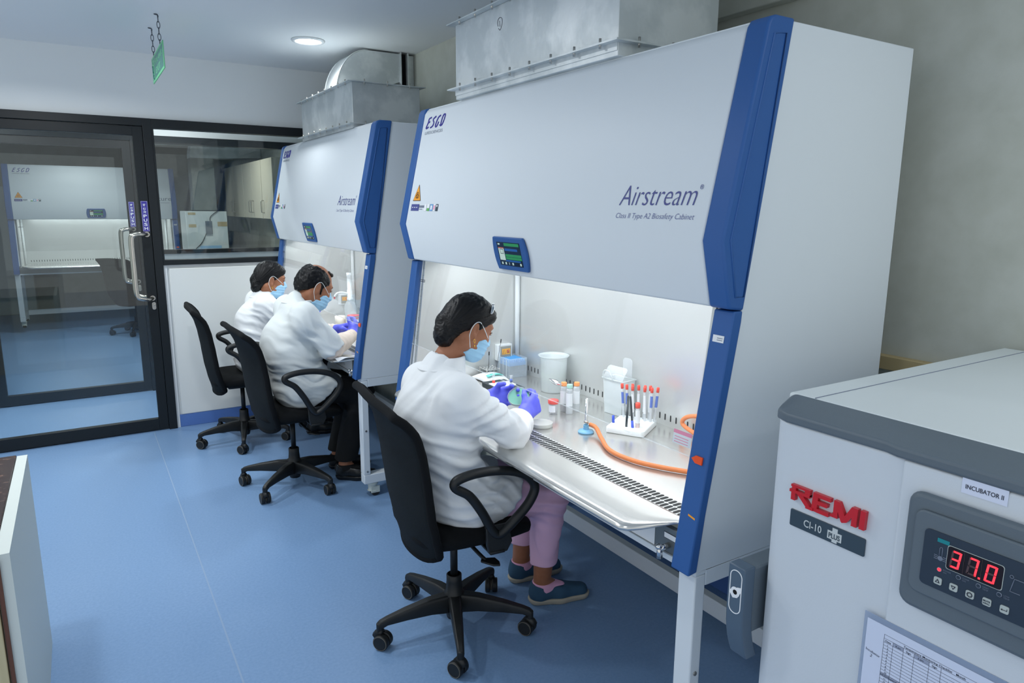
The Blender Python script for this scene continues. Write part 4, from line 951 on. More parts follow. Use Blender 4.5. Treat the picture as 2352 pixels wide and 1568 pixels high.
def smin(a, b, k):
    h = np.clip(.5+.5*(b-a)/k, 0, 1); return b*(1-h)+a*h-k*h*(1-h)
def field(prims, P, disp=None):
    D = np.full(len(P), 1.0, np.float32)
    for q in prims:
        if q.op == 'i': D = -smin(-D, -q.d(P).astype(np.float32), q.k); continue
        lo, hi = q.bb(); m = np.all((P > lo-.03) & (P < hi+.03), axis=1)
        if not m.any(): continue
        d = q.d(P[m]).astype(np.float32)
        if q.op == 'u': D[m] = smin(D[m], d, q.k)
        elif q.op == 's': D[m] = -smin(-D[m], d, q.k)
    if disp is not None:
        m = np.abs(D) < .06
        if m.any(): D[m] += disp(P[m])
    return D
def grow(prims, vox, disp=None, smooth=2):
    us = [q for q in prims if q.op == 'u']
    lo = np.min([q.bb()[0] for q in us], axis=0)-.02; hi = np.max([q.bb()[1] for q in us], axis=0)+.02
    B = 8; n = np.ceil((hi-lo)/vox/B).astype(int); N = n*B
    F = np.full(N+1, 1.0, np.float32)
    cb = np.stack(np.meshgrid(*[np.arange(k) for k in n], indexing='ij'), -1).reshape(-1, 3)
    C = (lo+(cb+.5)*B*vox).astype(np.float32); d0 = field(prims, C)
    act = cb[np.abs(d0) < B*vox*.87+.035]; F_in = cb[d0 < -(B*vox*.87+.035)]
    for b in F_in: F[b[0]*B:b[0]*B+B+1, b[1]*B:b[1]*B+B+1, b[2]*B:b[2]*B+B+1] = -1
    loc = np.stack(np.meshgrid(*[np.arange(B+1)]*3, indexing='ij'), -1).reshape(-1, 3)
    for s in range(0, len(act), 400):
        idx = (act[s:s+400][:, None, :]*B+loc[None]).reshape(-1, 3)
        F[idx[:, 0], idx[:, 1], idx[:, 2]] = field(prims, (lo+idx*vox).astype(np.float32), disp)
    # surface nets
    ins = F < 0
    cs = np.zeros(N, np.int16)
    for dx in (0, 1):
        for dy in (0, 1):
            for dz in (0, 1): cs += ins[dx:dx+N[0], dy:dy+N[1], dz:dz+N[2]]
    cells = np.argwhere((cs > 0) & (cs < 8)); vid = np.full(N, -1, np.int32); vid[tuple(cells.T)] = np.arange(len(cells))
    acc = np.zeros((len(cells), 3)); cnt = np.zeros(len(cells))
    cor = [(dx, dy, dz) for dx in (0, 1) for dy in (0, 1) for dz in (0, 1)]
    for a in cor:
        for ax in range(3):
            if a[ax]: continue
            b = list(a); b[ax] = 1
            fa = F[cells[:, 0]+a[0], cells[:, 1]+a[1], cells[:, 2]+a[2]]; fb = F[cells[:, 0]+b[0], cells[:, 1]+b[1], cells[:, 2]+b[2]]
            m = (fa < 0) != (fb < 0); t = np.where(m, fa/np.where(m, fa-fb, 1), 0)
            p = np.array(a)[None]+np.zeros((len(cells), 3)); p[:, ax] = t
            acc[m] += p[m]; cnt[m] += 1
    V = lo+(cells+acc/cnt[:, None])*vox
    faces = []
    for ax in range(3):
        o1, o2 = [(1, 2), (2, 0), (0, 1)][ax]
        sl0 = [slice(1, N[0]), slice(1, N[1]), slice(1, N[2])]; sl0[ax] = slice(0, N[ax]); sl1 = list(sl0); sl1[ax] = slice(1, N[ax]+1)
        A = ins[tuple(sl0)]; Bq = ins[tuple(sl1)]; e = np.argwhere(A != Bq)
        off = np.array([1, 1, 1]); off[ax] = 0; e0 = e+off
        s1 = np.zeros(3, int); s1[o1] = 1; s2 = np.zeros(3, int); s2[o2] = 1
        q = np.stack([vid[tuple((e0).T)], vid[tuple((e0-s1).T)], vid[tuple((e0-s1-s2).T)], vid[tuple((e0-s2).T)]], 1)
        fl = A[tuple(e.T)]; q[~fl] = q[~fl][:, ::-1]; faces.append(q)
    Q = np.concatenate(faces)
    Q = Q[(Q >= 0).all(1)]
    for _ in range(smooth):
        S = np.zeros_like(V); c = np.zeros(len(V))
        for i in range(4):
            a, b = Q[:, i], Q[:, (i+1) % 4]
            np.add.at(S, a, V[b]); np.add.at(c, a, 1); np.add.at(S, b, V[a]); np.add.at(c, b, 1)
        V = V*.45+.55*S/np.maximum(c, 1)[:, None]
    return V, Q
def skinmesh(name, prims, vox, m, parent, disp=None, smooth=2):
    V, Q = grow(prims, vox, disp, smooth)
    b = np.array(wloc(parent)); me = bpy.data.meshes.new(name); V = V-b
    me.vertices.add(len(V)); me.vertices.foreach_set('co', V.astype(np.float32).ravel())
    me.loops.add(len(Q)*4); me.loops.foreach_set('vertex_index', Q.astype(np.int32).ravel())
    me.polygons.add(len(Q)); me.polygons.foreach_set('loop_start', np.arange(0, len(Q)*4, 4, dtype=np.int32)); me.polygons.foreach_set('use_smooth', np.ones(len(Q), bool))
    me.update(calc_edges=True); me.validate(); me.materials.append(M[m])
    o = bpy.data.objects.new(name, me); COL.objects.link(o); o.parent = parent
    return o
def folds(specs, seed=1):
    # wrinkles: each spec = (centre, radius, direction across folds, wavelength, height)
    def f(P):
        wob = (vnoise(P, 9, seed)-.5)*.05
        D = (vnoise(P, 13, seed+1)-.5)*.006
        for c, r, dr, wl, h in specs:
            e = P-A3(c); g = np.exp(-(e*e).sum(1)/(r*r)); dr_ = A3(dr)/np.linalg.norm(dr)
            s = np.sin((e@dr_+wob*1.3)*2*np.pi/wl); D = D-h*g*(np.maximum(s, -.35))
        return D.astype(np.float32)
    return f
class Frame:   # head frame: forward, right, up
    def __init__(s, c, yaw, pitch, roll=0):
        cy, sy, cp, sp = math.cos(yaw), math.sin(yaw), math.cos(pitch), math.sin(pitch)
        s.f = np.array((cy*cp, sy*cp, -sp)); s.r = np.array((sy, -cy, 0.)); s.u = np.array((cy*sp, sy*sp, cp)); s.c = np.array(c, float)
        cr, sr = math.cos(roll), math.sin(roll); s.r, s.u = s.r*cr+s.u*sr, s.u*cr-s.r*sr
        s.R = np.stack([s.f, s.r, s.u])
    def p(s, f, r, u): return s.c+s.f*f+s.r*r+s.u*u
def head_prims(H, sc=1.0, neck=None, wide=1.0):
    p = lambda f, r, u: H.p(f*sc, r*sc*wide, u*sc); E = lambda c, r, k=.02, op='u': Ell(p(*c), [q*sc for q in r], H.R, k, op)
    L = [E((-.012, 0, .038), (.094, .073, .088)), E((.028, 0, -.030), (.066, .060, .082), .03), E((.056, 0, -.085), (.030, .034, .032), .03),
         E((.070, 0, .030), (.024, .052, .014), .025), E((.062, .030, -.022), (.026, .024, .022), .02), E((.062, -.030, -.022), (.026, .024, .022), .02)]
    for s in (-1, 1):
        L.append(Cap(p(-.035, s*.055, -.045), p(.045, s*.040, -.088), .026*sc, .020*sc, .03))
        L.append(E((.090, s*.033, .012), (.017, .019, .011), .012, 's')); L.append(E((.079, s*.033, .010), (.012, .0145, .0095), .004))
    L += [Cap(p(.086, 0, .018), p(.104, 0, -.022), .008*sc, .0115*sc, .012), E((.093, .010, -.026), (.010, .008, .007), .008), E((.093, -.010, -.026), (.010, .008, .007), .008),
          E((.083, 0, -.054), (.014, .023, .008), .008), E((.080, 0, -.064), (.013, .020, .008), .008), E((.097, 0, -.0585), (.010, .022, .0022), .004, 's')]
    for s in (-1, 1):      # ears: rim, lobe and hollow
        Ea = lambda c, r, k, op='u': Ell(p(*c), [q*sc for q in r], H.R, k, op)
        L += [Ea((-.014, s*.076, -.004), (.019, .009, .030), .008), Ea((-.007, s*.077, -.030), (.010, .007, .012), .006), Ea((-.009, s*.086, .000), (.010, .008, .017), .005, 's'), Ea((-.004, s*.084, -.010), (.008, .007, .008), .004, 's')]
    return L
def hand_prims(W, d, n, s, curl, thumb=(.5, .5), sc=1.0, spread=.08, cuff=True, r=.0098):
    """W wrist, d toward the fingers, n out of the palm, s toward the thumb"""
    W = np.array(W, float); d = np.array(d, float); d /= np.linalg.norm(d); n = np.array(n, float); n -= d*(n@d); n /= np.linalg.norm(n)
    sd = np.cross(d, n); sd = sd if sd@np.array(s, float) > 0 else -sd
    L = []; kn = [W+(d*(.088-.006*abs(i-1.2))+sd*(.031-.0205*i)-n*.002)*sc for i in range(4)]
    for i in range(4):
        L.append(Cap(W+(sd*(.017-.011*i))*sc, kn[i], .0165*sc, .0135*sc, .016))
    L.append(Cap(W+(sd*.018+n*.008+d*.012)*sc, W+(sd*.030+d*.045+n*.010)*sc, .017*sc, .014*sc, .014))     # ball of the thumb
    ln = [(.040, .025, .020), (.045, .028, .021), (.041, .026, .020), (.032, .020, .018)]
    for i in range(4):
        a = 0; p = kn[i]; spr = spread*(1.2-i)
        for j in range(3):
            a += curl[i]*(1.0, 1.15, .8)[j] if not isinstance(curl[i], (tuple, list)) else curl[i][j]
            dr = d*math.cos(a)+n*math.sin(a)+sd*spr*math.cos(a); dr /= np.linalg.norm(dr); q = p+dr*ln[i][j]*sc
            rr = (r-.0009*j-(.0012 if i == 3 else 0))*sc
            L.append(Cap(p, q, rr*1.06, rr*.95, .0035 if j else .006)); p = q
    t0 = W+(sd*.030+d*.040+n*.010)*sc; t = sd*.62+d*.72+n*thumb[0]*.8; t /= np.linalg.norm(t)
    t1 = t0+t*.036*sc; t2d = t*(1-thumb[1])+(d*.75+n*.55-sd*.15)*thumb[1]; t2d /= np.linalg.norm(t2d); t2 = t1+t2d*.029*sc
    L += [Cap(t0, t1, .0135*sc, .0112*sc, .010), Cap(t1, t2, .0112*sc, .0092*sc, .004)]
    return L, (d, n, sd)
def glove(parent, W, d, n, s, curl, thumb, elbow, sc=1.0, vox=.0022, name='glove', cuff=.065, spread=.08, wr=.029):
    L, ax = hand_prims(W, d, n, s, curl, thumb, sc, spread)
    W = np.array(W, float); e = np.array(elbow, float)-W; e /= np.linalg.norm(e)
    L += [Cap(W+np.array(ax[0])*.012, W+e*.030, .026*sc, wr*.97, .02), Cap(W+e*.030, W+e*cuff, wr*.97, wr*1.12, .01)]
    L.append(Half(W+e*(cuff+.006), e, .003))
    L.append(Cap(W+e*(cuff-.004), W+e*(cuff+.05), .027, .034, .002, 's'))
    def ds(P): return ((vnoise(P, 55, 5)-.5)*.0022+.0009*np.sin((P-W.astype(np.float32))@(e.astype(np.float32))*520)*np.exp(-(((P-(W+e*.035).astype(np.float32))**2).sum(1))/.0012)).astype(np.float32)
    return skinmesh(name, L, vox, 'nitrile', parent, ds, 1)
def arm_joint(S, Wr, l1, l2, hint):
    S, Wr, hint = np.array(S, float), np.array(Wr, float), np.array(hint, float)
    v = Wr-S; L = min(np.linalg.norm(v), (l1+l2)*.999); v = v/np.linalg.norm(v); a = (l1*l1-l2*l2+L*L)/(2*L); h = math.sqrt(max(0, l1*l1-a*a))
    hp = hint-v*(hint@v); hp /= np.linalg.norm(hp); return S+v*a+hp*h

def mask(H, parent, sc=1.0):
    p = lambda f, r, u: H.p(f*sc, r*sc, u*sc)
    E = lambda c, r, k=.02, op='u': Ell(p(*c), [q*sc for q in r], H.R, k, op)
    L = [E((.038, 0, -.042), (.066, .0655, .068), .02), E((.058, 0, -.086), (.042, .045, .040), .03), Cap(p(.088, 0, .0), p(.106, 0, -.03), .0135*sc, .0165*sc, .018)]
    for q in (-1, 1): L.append(Cap(p(-.012, q*.047, -.072), p(.045, q*.040, -.094), .027*sc, .026*sc, .02))
    L += [Half(p(.050, 0, -.026), H.u*.77-H.f*.63, .004), Half(p(-.004, 0, -.088), -H.f*.86+H.u*.51, .004), Half(p(.05, 0, -.126), -H.u, .004)]
    def ds(P):
        u = (P-H.c.astype(np.float32))@H.u.astype(np.float32); r = (P-H.c.astype(np.float32))@H.r.astype(np.float32)
        return (-.0022*np.maximum(0, np.sin(u*2*np.pi/.019))*(u < -.03)*(u > -.105)+(vnoise(P, 40, 9)-.5)*.004).astype(np.float32)
    o = skinmesh('face_mask', L, .0026, 'mask_blue', parent, ds, 1)
    for s in (-1, 1):
        mb = MB()
        up = [p(.074, s*.052, -.014), p(.042, s*.068, .006), p(.010, s*.077, .026), p(-.008, s*.082, .032), p(-.024, s*.083, .022), p(-.032, s*.082, -.002), p(-.028, s*.079, -.032), p(-.014, s*.076, -.056), p(-.001, s*.071, -.074)]
        mb.tube(smooth_path(up, 6), .0015, 8); mb.build('ear_loop', 'mask_loop', o)
    return o
def brows(H, parent, sc=1.0, m='hair'):
    for s in (-1, 1):
        P = [H.p(q[0]*sc, s*q[1]*sc, q[2]*sc) for q in ((.090, .014, .028), (.090, .026, .034), (.084, .040, .034), (.074, .052, .028))]
        MB().tube(smooth_path(P, 4), [.003]*4+[.0035]*5+[.003]*3+[.0015], 8).build('eyebrow', m, parent)
        c = H.p(.0815*sc, s*.033*sc, .010*sc); R = Matrix([list(H.f), list(H.r), list(H.u)]).transposed()
        e = MB().ell(c, (.0112*sc, .0122*sc, .0080*sc), 16, R=R).build('eye', 'eye_white', parent)
        MB().ell(Vector(c)+Vector(H.f)*.0072*sc+Vector(H.u)*-.001, (.0052*sc, .0062*sc, .0062*sc), 12, R=R).build('iris', 'hair', e)
        Lp = [H.p(q[0]*sc, s*q[1]*sc, q[2]*sc) for q in ((.083, .020, .012), (.0925, .030, .0155), (.089, .041, .0145), (.078, .050, .010))]
        MB().tube(smooth_path(Lp, 4), .0013, 6).build('eyelashes', 'hair', parent)
def shoe(parent, heel, toe, m, solem, name='shoe', h=.085, wd=.042):
    heel, toe = np.array(heel, float), np.array(toe, float); d = toe-heel; L = np.linalg.norm(d); d /= L; r = np.array((d[1], -d[0], 0)); z = np.array((0, 0, 1.))
    p = lambda a, b, c: heel+d*a*L+r*b+z*c
    U = [Cap(p(.16, 0, .050), p(.50, 0, .048), .036, .040, .02), Cap(p(.50, 0, .046), p(.84, 0, .040), .040, .032, .02), Cap(p(.165, 0, .045), p(.19, 0, h), .0425, .0435, .02), Cap(p(.3, 0, .06), p(.42, 0, h-.012), .032, .030, .02), Half(p(.2, 0, h+.004), z+d*.12, .006), Half(p(.2, 0, .012), -z, .006), Ell(p(.215, 0, h+.010), (.041, .039, .016), None, .004, 's')]
    o = skinmesh(name, U, .0035, m, parent)
    S = [Cap(p(.13, 0, .030), p(.5, 0, .030), .040, .0425, .02), Cap(p(.5, 0, .030), p(.86, 0, .030), .0435, .036, .02), Half(p(0, 0, .027), z-d*.02, .004), Half(p(0, 0, .0), -z, .003)]
    so = skinmesh('sole', S, .0035, solem, o)
    return o

def person(cfg):
    g = cfg; root = thing('person', g['label'], 'person', (g['pelvis'][0], g['pelvis'][1], 0), group=None)
    H = Frame(g['head'], math.radians(g['yaw']), math.radians(g['pitch']), math.radians(g.get('roll', 0))); sc = g.get('hs', 1.0)
    pel, chest, neck = (np.array(g[k], float) for k in ('pelvis', 'chest', 'neck'))
    side = np.array(g['side'], float); side /= np.linalg.norm(side)     # toward the person's right
    fwd = np.array((-side[1], side[0], 0.))
    J = g['J']
    # ---- the body itself: one skin from head to feet
    B = head_prims(H, sc)
    hb = H.p(-.028*sc, 0, -.060*sc)
    B += [Cap(H.p(-.025*sc, 0, -.055*sc), neck-np.array((0, 0, .01)), .049*sc, .047, .03), Cap(neck-np.array((0,0,.02)), chest, .050, .085, .03), Cap(chest, pel, .095, .10, .06)]
    for s, q in (('R', 1), ('L', -1)):
        sh, el, wr = J['sh'+s], J['el'+s], J['wr'+s]; hp, kn, an = J['hip'+s], J['kn'+s], J['an'+s]
        B += [Cap(neck-np.array((0, 0, .06)), sh, .036, .044, .03), Cap(chest, np.array(sh)-np.array((0, 0, .07)), .08, .05, .06), Cap(sh, el, .050, .038, .03), Cap(el, wr, .040, .026, .02), Cap(wr, np.array(wr)+(np.array(wr)-np.array(el))/np.linalg.norm(np.array(wr)-np.array(el))*.015, .024, .014, .012)]
        B += [Cap(pel, hp, .09, .078, .05), Cap(hp, kn, .080, .056, .04), Cap(kn, an, .056, .036, .03), Cap(an, np.array(an)+np.array(g['toe'+s])*.10+np.array((0, 0, -.052)), .030, .024, .015)]
    body = skinmesh('body', B, .0042, 'skin', root, None, 1)
    # ---- clothing
    cr, coatm = g.get('coat_r', 1.0), g.get('coatm', 'coat_white')
    nd = (H.p(-.03, 0, -.09)-neck); nd = nd/np.linalg.norm(nd)
    CT = []
    up = np.array((0, 0, 1.))
    for q in (-1, 1):
        CT += [Cap(pel+side*q*.072+up*.0, chest+side*q*.062-up*.06, .112*cr, .112*cr, .07), Cap(chest+side*q*.062-up*.06, neck+side*q*.070-up*.105, .112*cr, .078, .07)]
    CT += [Cap(pel, chest, .118*cr, .128*cr, .06), Cap(chest, neck-up*.055, .125, .074, .06), Cap(neck-up*.04, neck+nd*.012, .070, .060, .03)]
    for s, q in (('R', 1), ('L', -1)):
        sh, el, wr = (np.array(J[k+s], float) for k in ('sh', 'el', 'wr')); hp, kn = (np.array(J[k+s], float) for k in ('hip', 'kn'))
        CT += [Cap(neck-up*.052, sh, .056, .064, .05), Cap(chest, sh-up*.06, .10, .07, .06)]
        if g.get('short'):
            e2 = sh+(el-sh)*.99; CT += [Cap(sh, e2, .066, .070, .04)]
        else:
            e3 = el+(wr-el)*g.get('slv', .86); CT += [Cap(sh, el, .066, .056, .04), Cap(el, el+(wr-el)*.45, .056, .052, .03), Cap(el+(wr-el)*.45, e3, .052, .036, .03)]
        tl = g.get('tail', .55); CT += [Cap(pel+side*q*.06, hp+up*.005, .118*cr, .108, .06), Cap(hp, hp+(kn-hp)*tl, .108, .094, .04)]
    for s in ('R', 'L'):
        sh, el, wr = (np.array(J[k+s], float) for k in ('sh', 'el', 'wr')); a = el-sh if g.get('short') else wr-el
        # sleeve ends are cut clean
        if g.get('short'): pass
    cut = g['hem']; CT.append(Half(cut[0], cut[1], .004))
    if g.get('short'):
        for s in ('R', 'L'):
            sh, el = (np.array(J[k+s], float) for k in ('sh', 'el')); a_ = (el-sh)/np.linalg.norm(el-sh); CT.append(Cap(el+a_*.062, el+a_*.20, .078, .078, .003, 's'))
    # open neck
    nd = (H.p(-.03, 0, -.09)-neck); nd = nd/np.linalg.norm(nd)
    CT.append(Cap(neck+nd*.034+fwd*.004, neck+nd*.16+fwd*.01, .052, .085, .006, 's'))
    coat = skinmesh('lab_coat', CT, .0052, coatm, root, folds(g['folds'], g.get('seed', 1)), 2)
    # collar: a folded band round the neck
    def colf(u, v):
        a = PI*(.16+1.68*u); ca, sa = math.cos(a), math.sin(a)       # opening faces forward
        h = [(.050, .030), (.052, .043), (.057, .046), (.063, .036), (.073, .008), (.080, -.006)]
        i = v*5; k_ = int(min(i, 4)); f_ = i-k_
        r_ = h[k_][0]*(1-f_)+h[k_+1][0]*f_; z_ = h[k_][1]*(1-f_)+h[k_+1][1]*f_
        dr = fwd*ca*1.02+side*sa*1.06; pt = max(0, ca)**2*.035*max(0, v-.5)*2
        return tuple(neck+fwd*.004+dr*(r_+pt*.4)+nd*(z_+.006)-up*(pt*1.2))
    MB().grid(colf, 40, 12).build('collar', coatm, coat, solid=.004, sub=1)
    # short-sleeve men wear fabric arm covers below
    if g.get('short'):
        for s in ('R', 'L'):
            sh, el, wr = (np.array(J[k+s], float) for k in ('sh', 'el', 'wr'))
            skinmesh('arm_cover', [Cap(sh+(el-sh)*.80, el, .054, .053, .03), Cap(el, el+(wr-el)*.5, .053, .050, .03), Cap(el+(wr-el)*.5, el+(wr-el)*.93, .049, .037, .02)], .0045, 'cream_sleeve', root, folds([(el, .09, wr-el, .035, .006), (wr, .09, wr-el, .028, .005)], 3), 2)
    # trousers
    for_t = []
    for s, q in (('R', 1), ('L', -1)):
        hp, kn, an = (np.array(J[k+s], float) for k in ('hip', 'kn', 'an')); hem = kn+(an-kn)*g.get('cuff', .78)
        for_t += [Cap(pel-up*.01, hp, .105, .098, .05), Cap(hp, kn, .098, .068, .04), Cap(kn, hem, .068, g.get('cuffr', .062), .03), Ell(kn, (.074, .071, .071), None, .03)]
    hz = min(float((np.array(J['kn'+s])+(np.array(J['an'+s])-np.array(J['kn'+s]))*g.get('cuff', .78))[2]) for s in 'RL')
    for_t.append(Half((0, 0, hz), (0, 0, -1), .004))
    kR, aR = np.array(J['knR'], float), np.array(J['anR'], float)
    skinmesh('trousers', for_t, .0052, g['trm'], root, folds([(kR, .13, (.3, 0, 1), .05, .008), (kR*.5+aR*.5, .2, (.2, 1, .1), .06, .005), (J['knL'], .13, (.3, 0, 1), .05, .007)], 8), 2)
    mask(H, root, sc); brows(H, root, sc)
    for s, q in (('R', 1), ('L', -1)):
        an = np.array(J['an'+s], float); td = np.array(g['toe'+s], float); heel = np.array((an[0], an[1], 0))-td*.055; toe = heel+td*g.get('shoe_l', .265)
        if g.get('sock'):
            skinmesh('sock', [Cap((an[0], an[1], .055), (an[0], an[1], .118), .0405, .0415, .01), Cap((an[0]+td[0]*.01, an[1]+td[1]*.01, .075), (an[0]+td[0]*.075, an[1]+td[1]*.075, .052), .038, .034, .02), Half((0, 0, .098), up, .004)], .0035, g['sock'], root)
        shoe(root, heel, toe, g['shoem'], g['solem'])
    return root, H
def hair_long(H, root, sc=1.0, clip=False, seed=2):
    p = lambda f, r, u: H.p(f*sc, r*sc, u*sc); E = lambda c, r, k=.02, op='u': Ell(p(*c), [q*sc for q in r], H.R, k, op)
    L = [E((-.016, 0, .044), (.104, .083, .094)), E((-.07, 0, -.01), (.050, .066, .070), .04), E((.045, 0, .072), (.044, .060, .034), .03), Half(p(.012, 0, .002), H.f*.62-H.u*.78, .012)]
    for s in (-1, 1): L.append(E((-.008, s*.092, -.006), (.023, .026, .036), .010, 's'))
    L += [E((-.094, 0, -.030), (.038, .048, .042), .03), E((-.100, .018, -.062), (.034, .036, .030), .02), E((-.090, -.016, -.074), (.032, .034, .028), .02), E((-.108, -.012, -.012), (.026, .034, .028), .02), E((-.080, 0, -.088), (.030, .038, .024), .02)]
    fr, uu_ = H.f.astype(np.float32), H.u.astype(np.float32); c0 = H.c.astype(np.float32)
    def ds(P):
        e = P-c0; a = np.arctan2(e@uu_+.03, e@fr+.11); q = e@H.r.astype(np.float32)
        bun = np.exp(-((e@fr+.10)**2+(e@uu_+.045)**2)/.0025)
        n = vnoise(np.stack([a*.35, q*1.2, e@fr*.02], 1).astype(np.float32), 90, seed)-.5
        return (-.0045*n-bun*.012*(vnoise(P, 42, seed+3)-.5)).astype(np.float32)
    o = skinmesh('hair', L, .0028, 'hair', root, ds, 1)
    if clip:
        for a, b, c in (((.042, .046, .119), (.034, .064, .106), (.028, .080, .080)), ((.058, .012, .126), (.055, .024, .126), (.048, .036, .122))):
            P = [p(*a), p(*b), p(*c)]; q = MB().tube(smooth_path(P, 6), [.0035]*5+[.005]*6+[.0035]*2, 8, flat=(.5, 1.3)); q.build('hair_clip', 'chrome', o)
    return o
def earring(H, root, sc=1.0, hang=.018):
    q = MB()
    for s in (1,):
        c = Vector(H.p(-.004*sc, .085*sc, -.040*sc)); q.tube([c+Vector((0, 0, -.004))+Vector(H.f)*.0045*math.cos(a)+Vector((0, 0, .006*math.sin(a))) for a in [2*PI*i/16 for i in range(16)]], .0011, 6, closed=True).ell(c+Vector((0, 0, -.004-hang)), (.003, .003, .0045), 10).ell(c+Vector((0, 0, -.012)), (.0022, .0022, .0022), 8)
    q.build('earring', 'gold', root)

# ---- near woman
W1 = dict(label='seated woman with black hair bun, mauve trousers and white coat, holding a green dish', pelvis=(-.180, 1.065, .600), chest=(-.240, 1.055, .900), neck=(-.222, 1.052, 1.068), head=(-.102, 1.050, 1.203), yaw=1, pitch=25, side=(0, -1, 0),
    J=dict(shR=(-.215, .897, .995), shL=(-.220, 1.200, .985), elR=(-.030, .858, .846), elL=(-.03, 1.33, .86), wrR=(.120, 1.012, .850), wrL=(.080, 1.232, .862),
           hipR=(-.13, .970, .578), hipL=(-.13, 1.155, .578), knR=(.200, .955, .515), knL=(.245, 1.165, .515), anR=(.236, 1.040, .095), anL=(.255, 1.237, .095)),
    toeR=(.943, -.333, 0), toeL=(.98, -.15, 0), tail=.42, hem=((-.015, 1.0, .54), (.72, 0, -.69)), cuff=.755, cuffr=.058, trm='mauve_cloth', sock='sock_pink', shoem='shoe_teal', solem='sole_grey', hs=.91, coat_r=.97, slv=.62, seed=3,
    folds=[((-.10, .86, .94), .11, (.4, 0, -.9), .055, .008), ((-.03, .86, .84), .09, (1, .6, 0), .042, .007), ((-.19, .93, .80), .16, (.35, 0, 1), .060, .010), ((-.15, .92, .64), .16, (.15, .1, 1), .045, .008), ((-.27, 1.02, .98), .14, (.3, 1, .35), .07, .006), ((-.08, .93, .62), .12, (.7, 0, .7), .045, .008), ((.05, .95, .86), .06, (1, 1, 0), .04, .005)])
root1, H1 = person(W1)
hair_long(H1, root1, .91, True); earring(H1, root1, .91)
glove(root1, (.122, 1.012, .846), (.84, .30, .38), (-.35, .85, -.20), (-.4, -.1, 1), (.55, .62, .68, .72), (.55, .55), (-.03, .858, .846), .95, cuff=.05, wr=.031)
glove(root1, (.080, 1.232, .862), (.80, -.50, .16), (-.42, -.75, .35), (-.1, .2, 1), (.62, .50, .46, .44), (.75, .85), (-.03, 1.33, .86), .95, cuff=.06)
# ---- balding man
Mn = dict(label='seated balding man in short-sleeved white coat and black trousers at the far cabinet', pelvis=(-.250, 2.865, .605), chest=(-.300, 2.862, .880), neck=(-.258, 2.860, 1.098), head=(-.138, 2.862, 1.175), yaw=6, pitch=26, side=(0, -1, 0),
    J=dict(shR=(-.258, 2.672, 1.045), shL=(-.258, 3.05, 1.045), elR=(-.118, 2.635, .846), elL=(-.10, 3.10, .85), wrR=(.052, 2.795, .885), wrL=(.010, 2.975, .895),
           hipR=(-.17, 2.77, .590), hipL=(-.17, 2.96, .590), knR=(.075, 2.755, .555), knL=(.09, 2.945, .555), anR=(-.030, 2.785, .095), anL=(-.01, 2.985, .095)),
    toeR=(.82, -.57, 0), toeL=(.95, -.3, 0), tail=.30, hem=((-.085, 2.8, .62), (.62, 0, -.78)), cuff=.93, cuffr=.066, trm='black_cloth', sock='black_cloth', shoem='black_leather', solem='black_leather', hs=1.0, coat_r=1.14, short=True, coatm='coat_warm', seed=11,
    folds=[((-.22, 2.70, .93), .14, (.6, 0, .8), .06, .008), ((-.20, 2.72, .74), .18, (.2, .1, 1), .06, .008), ((-.33, 2.80, .80), .15, (.5, .1, 1), .08, .005), ((-.20, 2.66, 1.0), .09, (.9, 0, .4), .05, .008), ((-.24, 2.74, .60), .15, (.3, 0, 1), .055, .005)])
root2, H2 = person(Mn)
p = lambda f, r, u: H2.p(f, r, u); E = lambda c, r, k=.02, op='u': Ell(p(*c), r, H2.R, k, op)
L = [E((-.018, 0, .036), (.101, .081, .093)), E((-.07, 0, -.01), (.046, .064, .068), .04), Half(p(-.004, 0, -.004), H2.f*.50-H2.u*.86, .01), E((.012, 0, .128), (.088, .052, .060), .012, 's'), E((.060, 0, .075), (.050, .046, .040), .02, 's')]
for s in (-1, 1): L += [E((-.008, s*.092, -.004), (.022, .026, .036), .010, 's'), Cap(p(.014, s*.066, .01), p(.018, s*.063, -.026), .008, .006, .015)]
skinmesh('hair', L, .0028, 'hair', root2, lambda P: (-.008*(vnoise(P, 60, 3)-.5)-.004*(vnoise(P, 120, 6)-.5)).astype(np.float32), 1)
L = [E((.032, 0, .100), (.044, .048, .020)), E((-.012, 0, .036), (.0945, .0735, .0885), .005, 's')]
skinmesh('front_tuft', L, .0026, 'hair_thin', root2, lambda P: (-.012*(vnoise(P, 70, 8)-.5)+.003).astype(np.float32), 1)
glove(root2, (.052, 2.795, .885), (.55, .55, .50), (-.5, .8, 0), (-.3, 0, 1), (.6, .65, .7, .75), (.5, .5), (-.118, 2.635, .846), 1.0)
glove(root2, (.010, 2.975, .895), (.80, -.50, .18), (.0, -.55, -.75), (.5, -.2, .8), (.55, .6, .7, .8), (.6, .6), (-.10, 3.10, .85), 1.0)
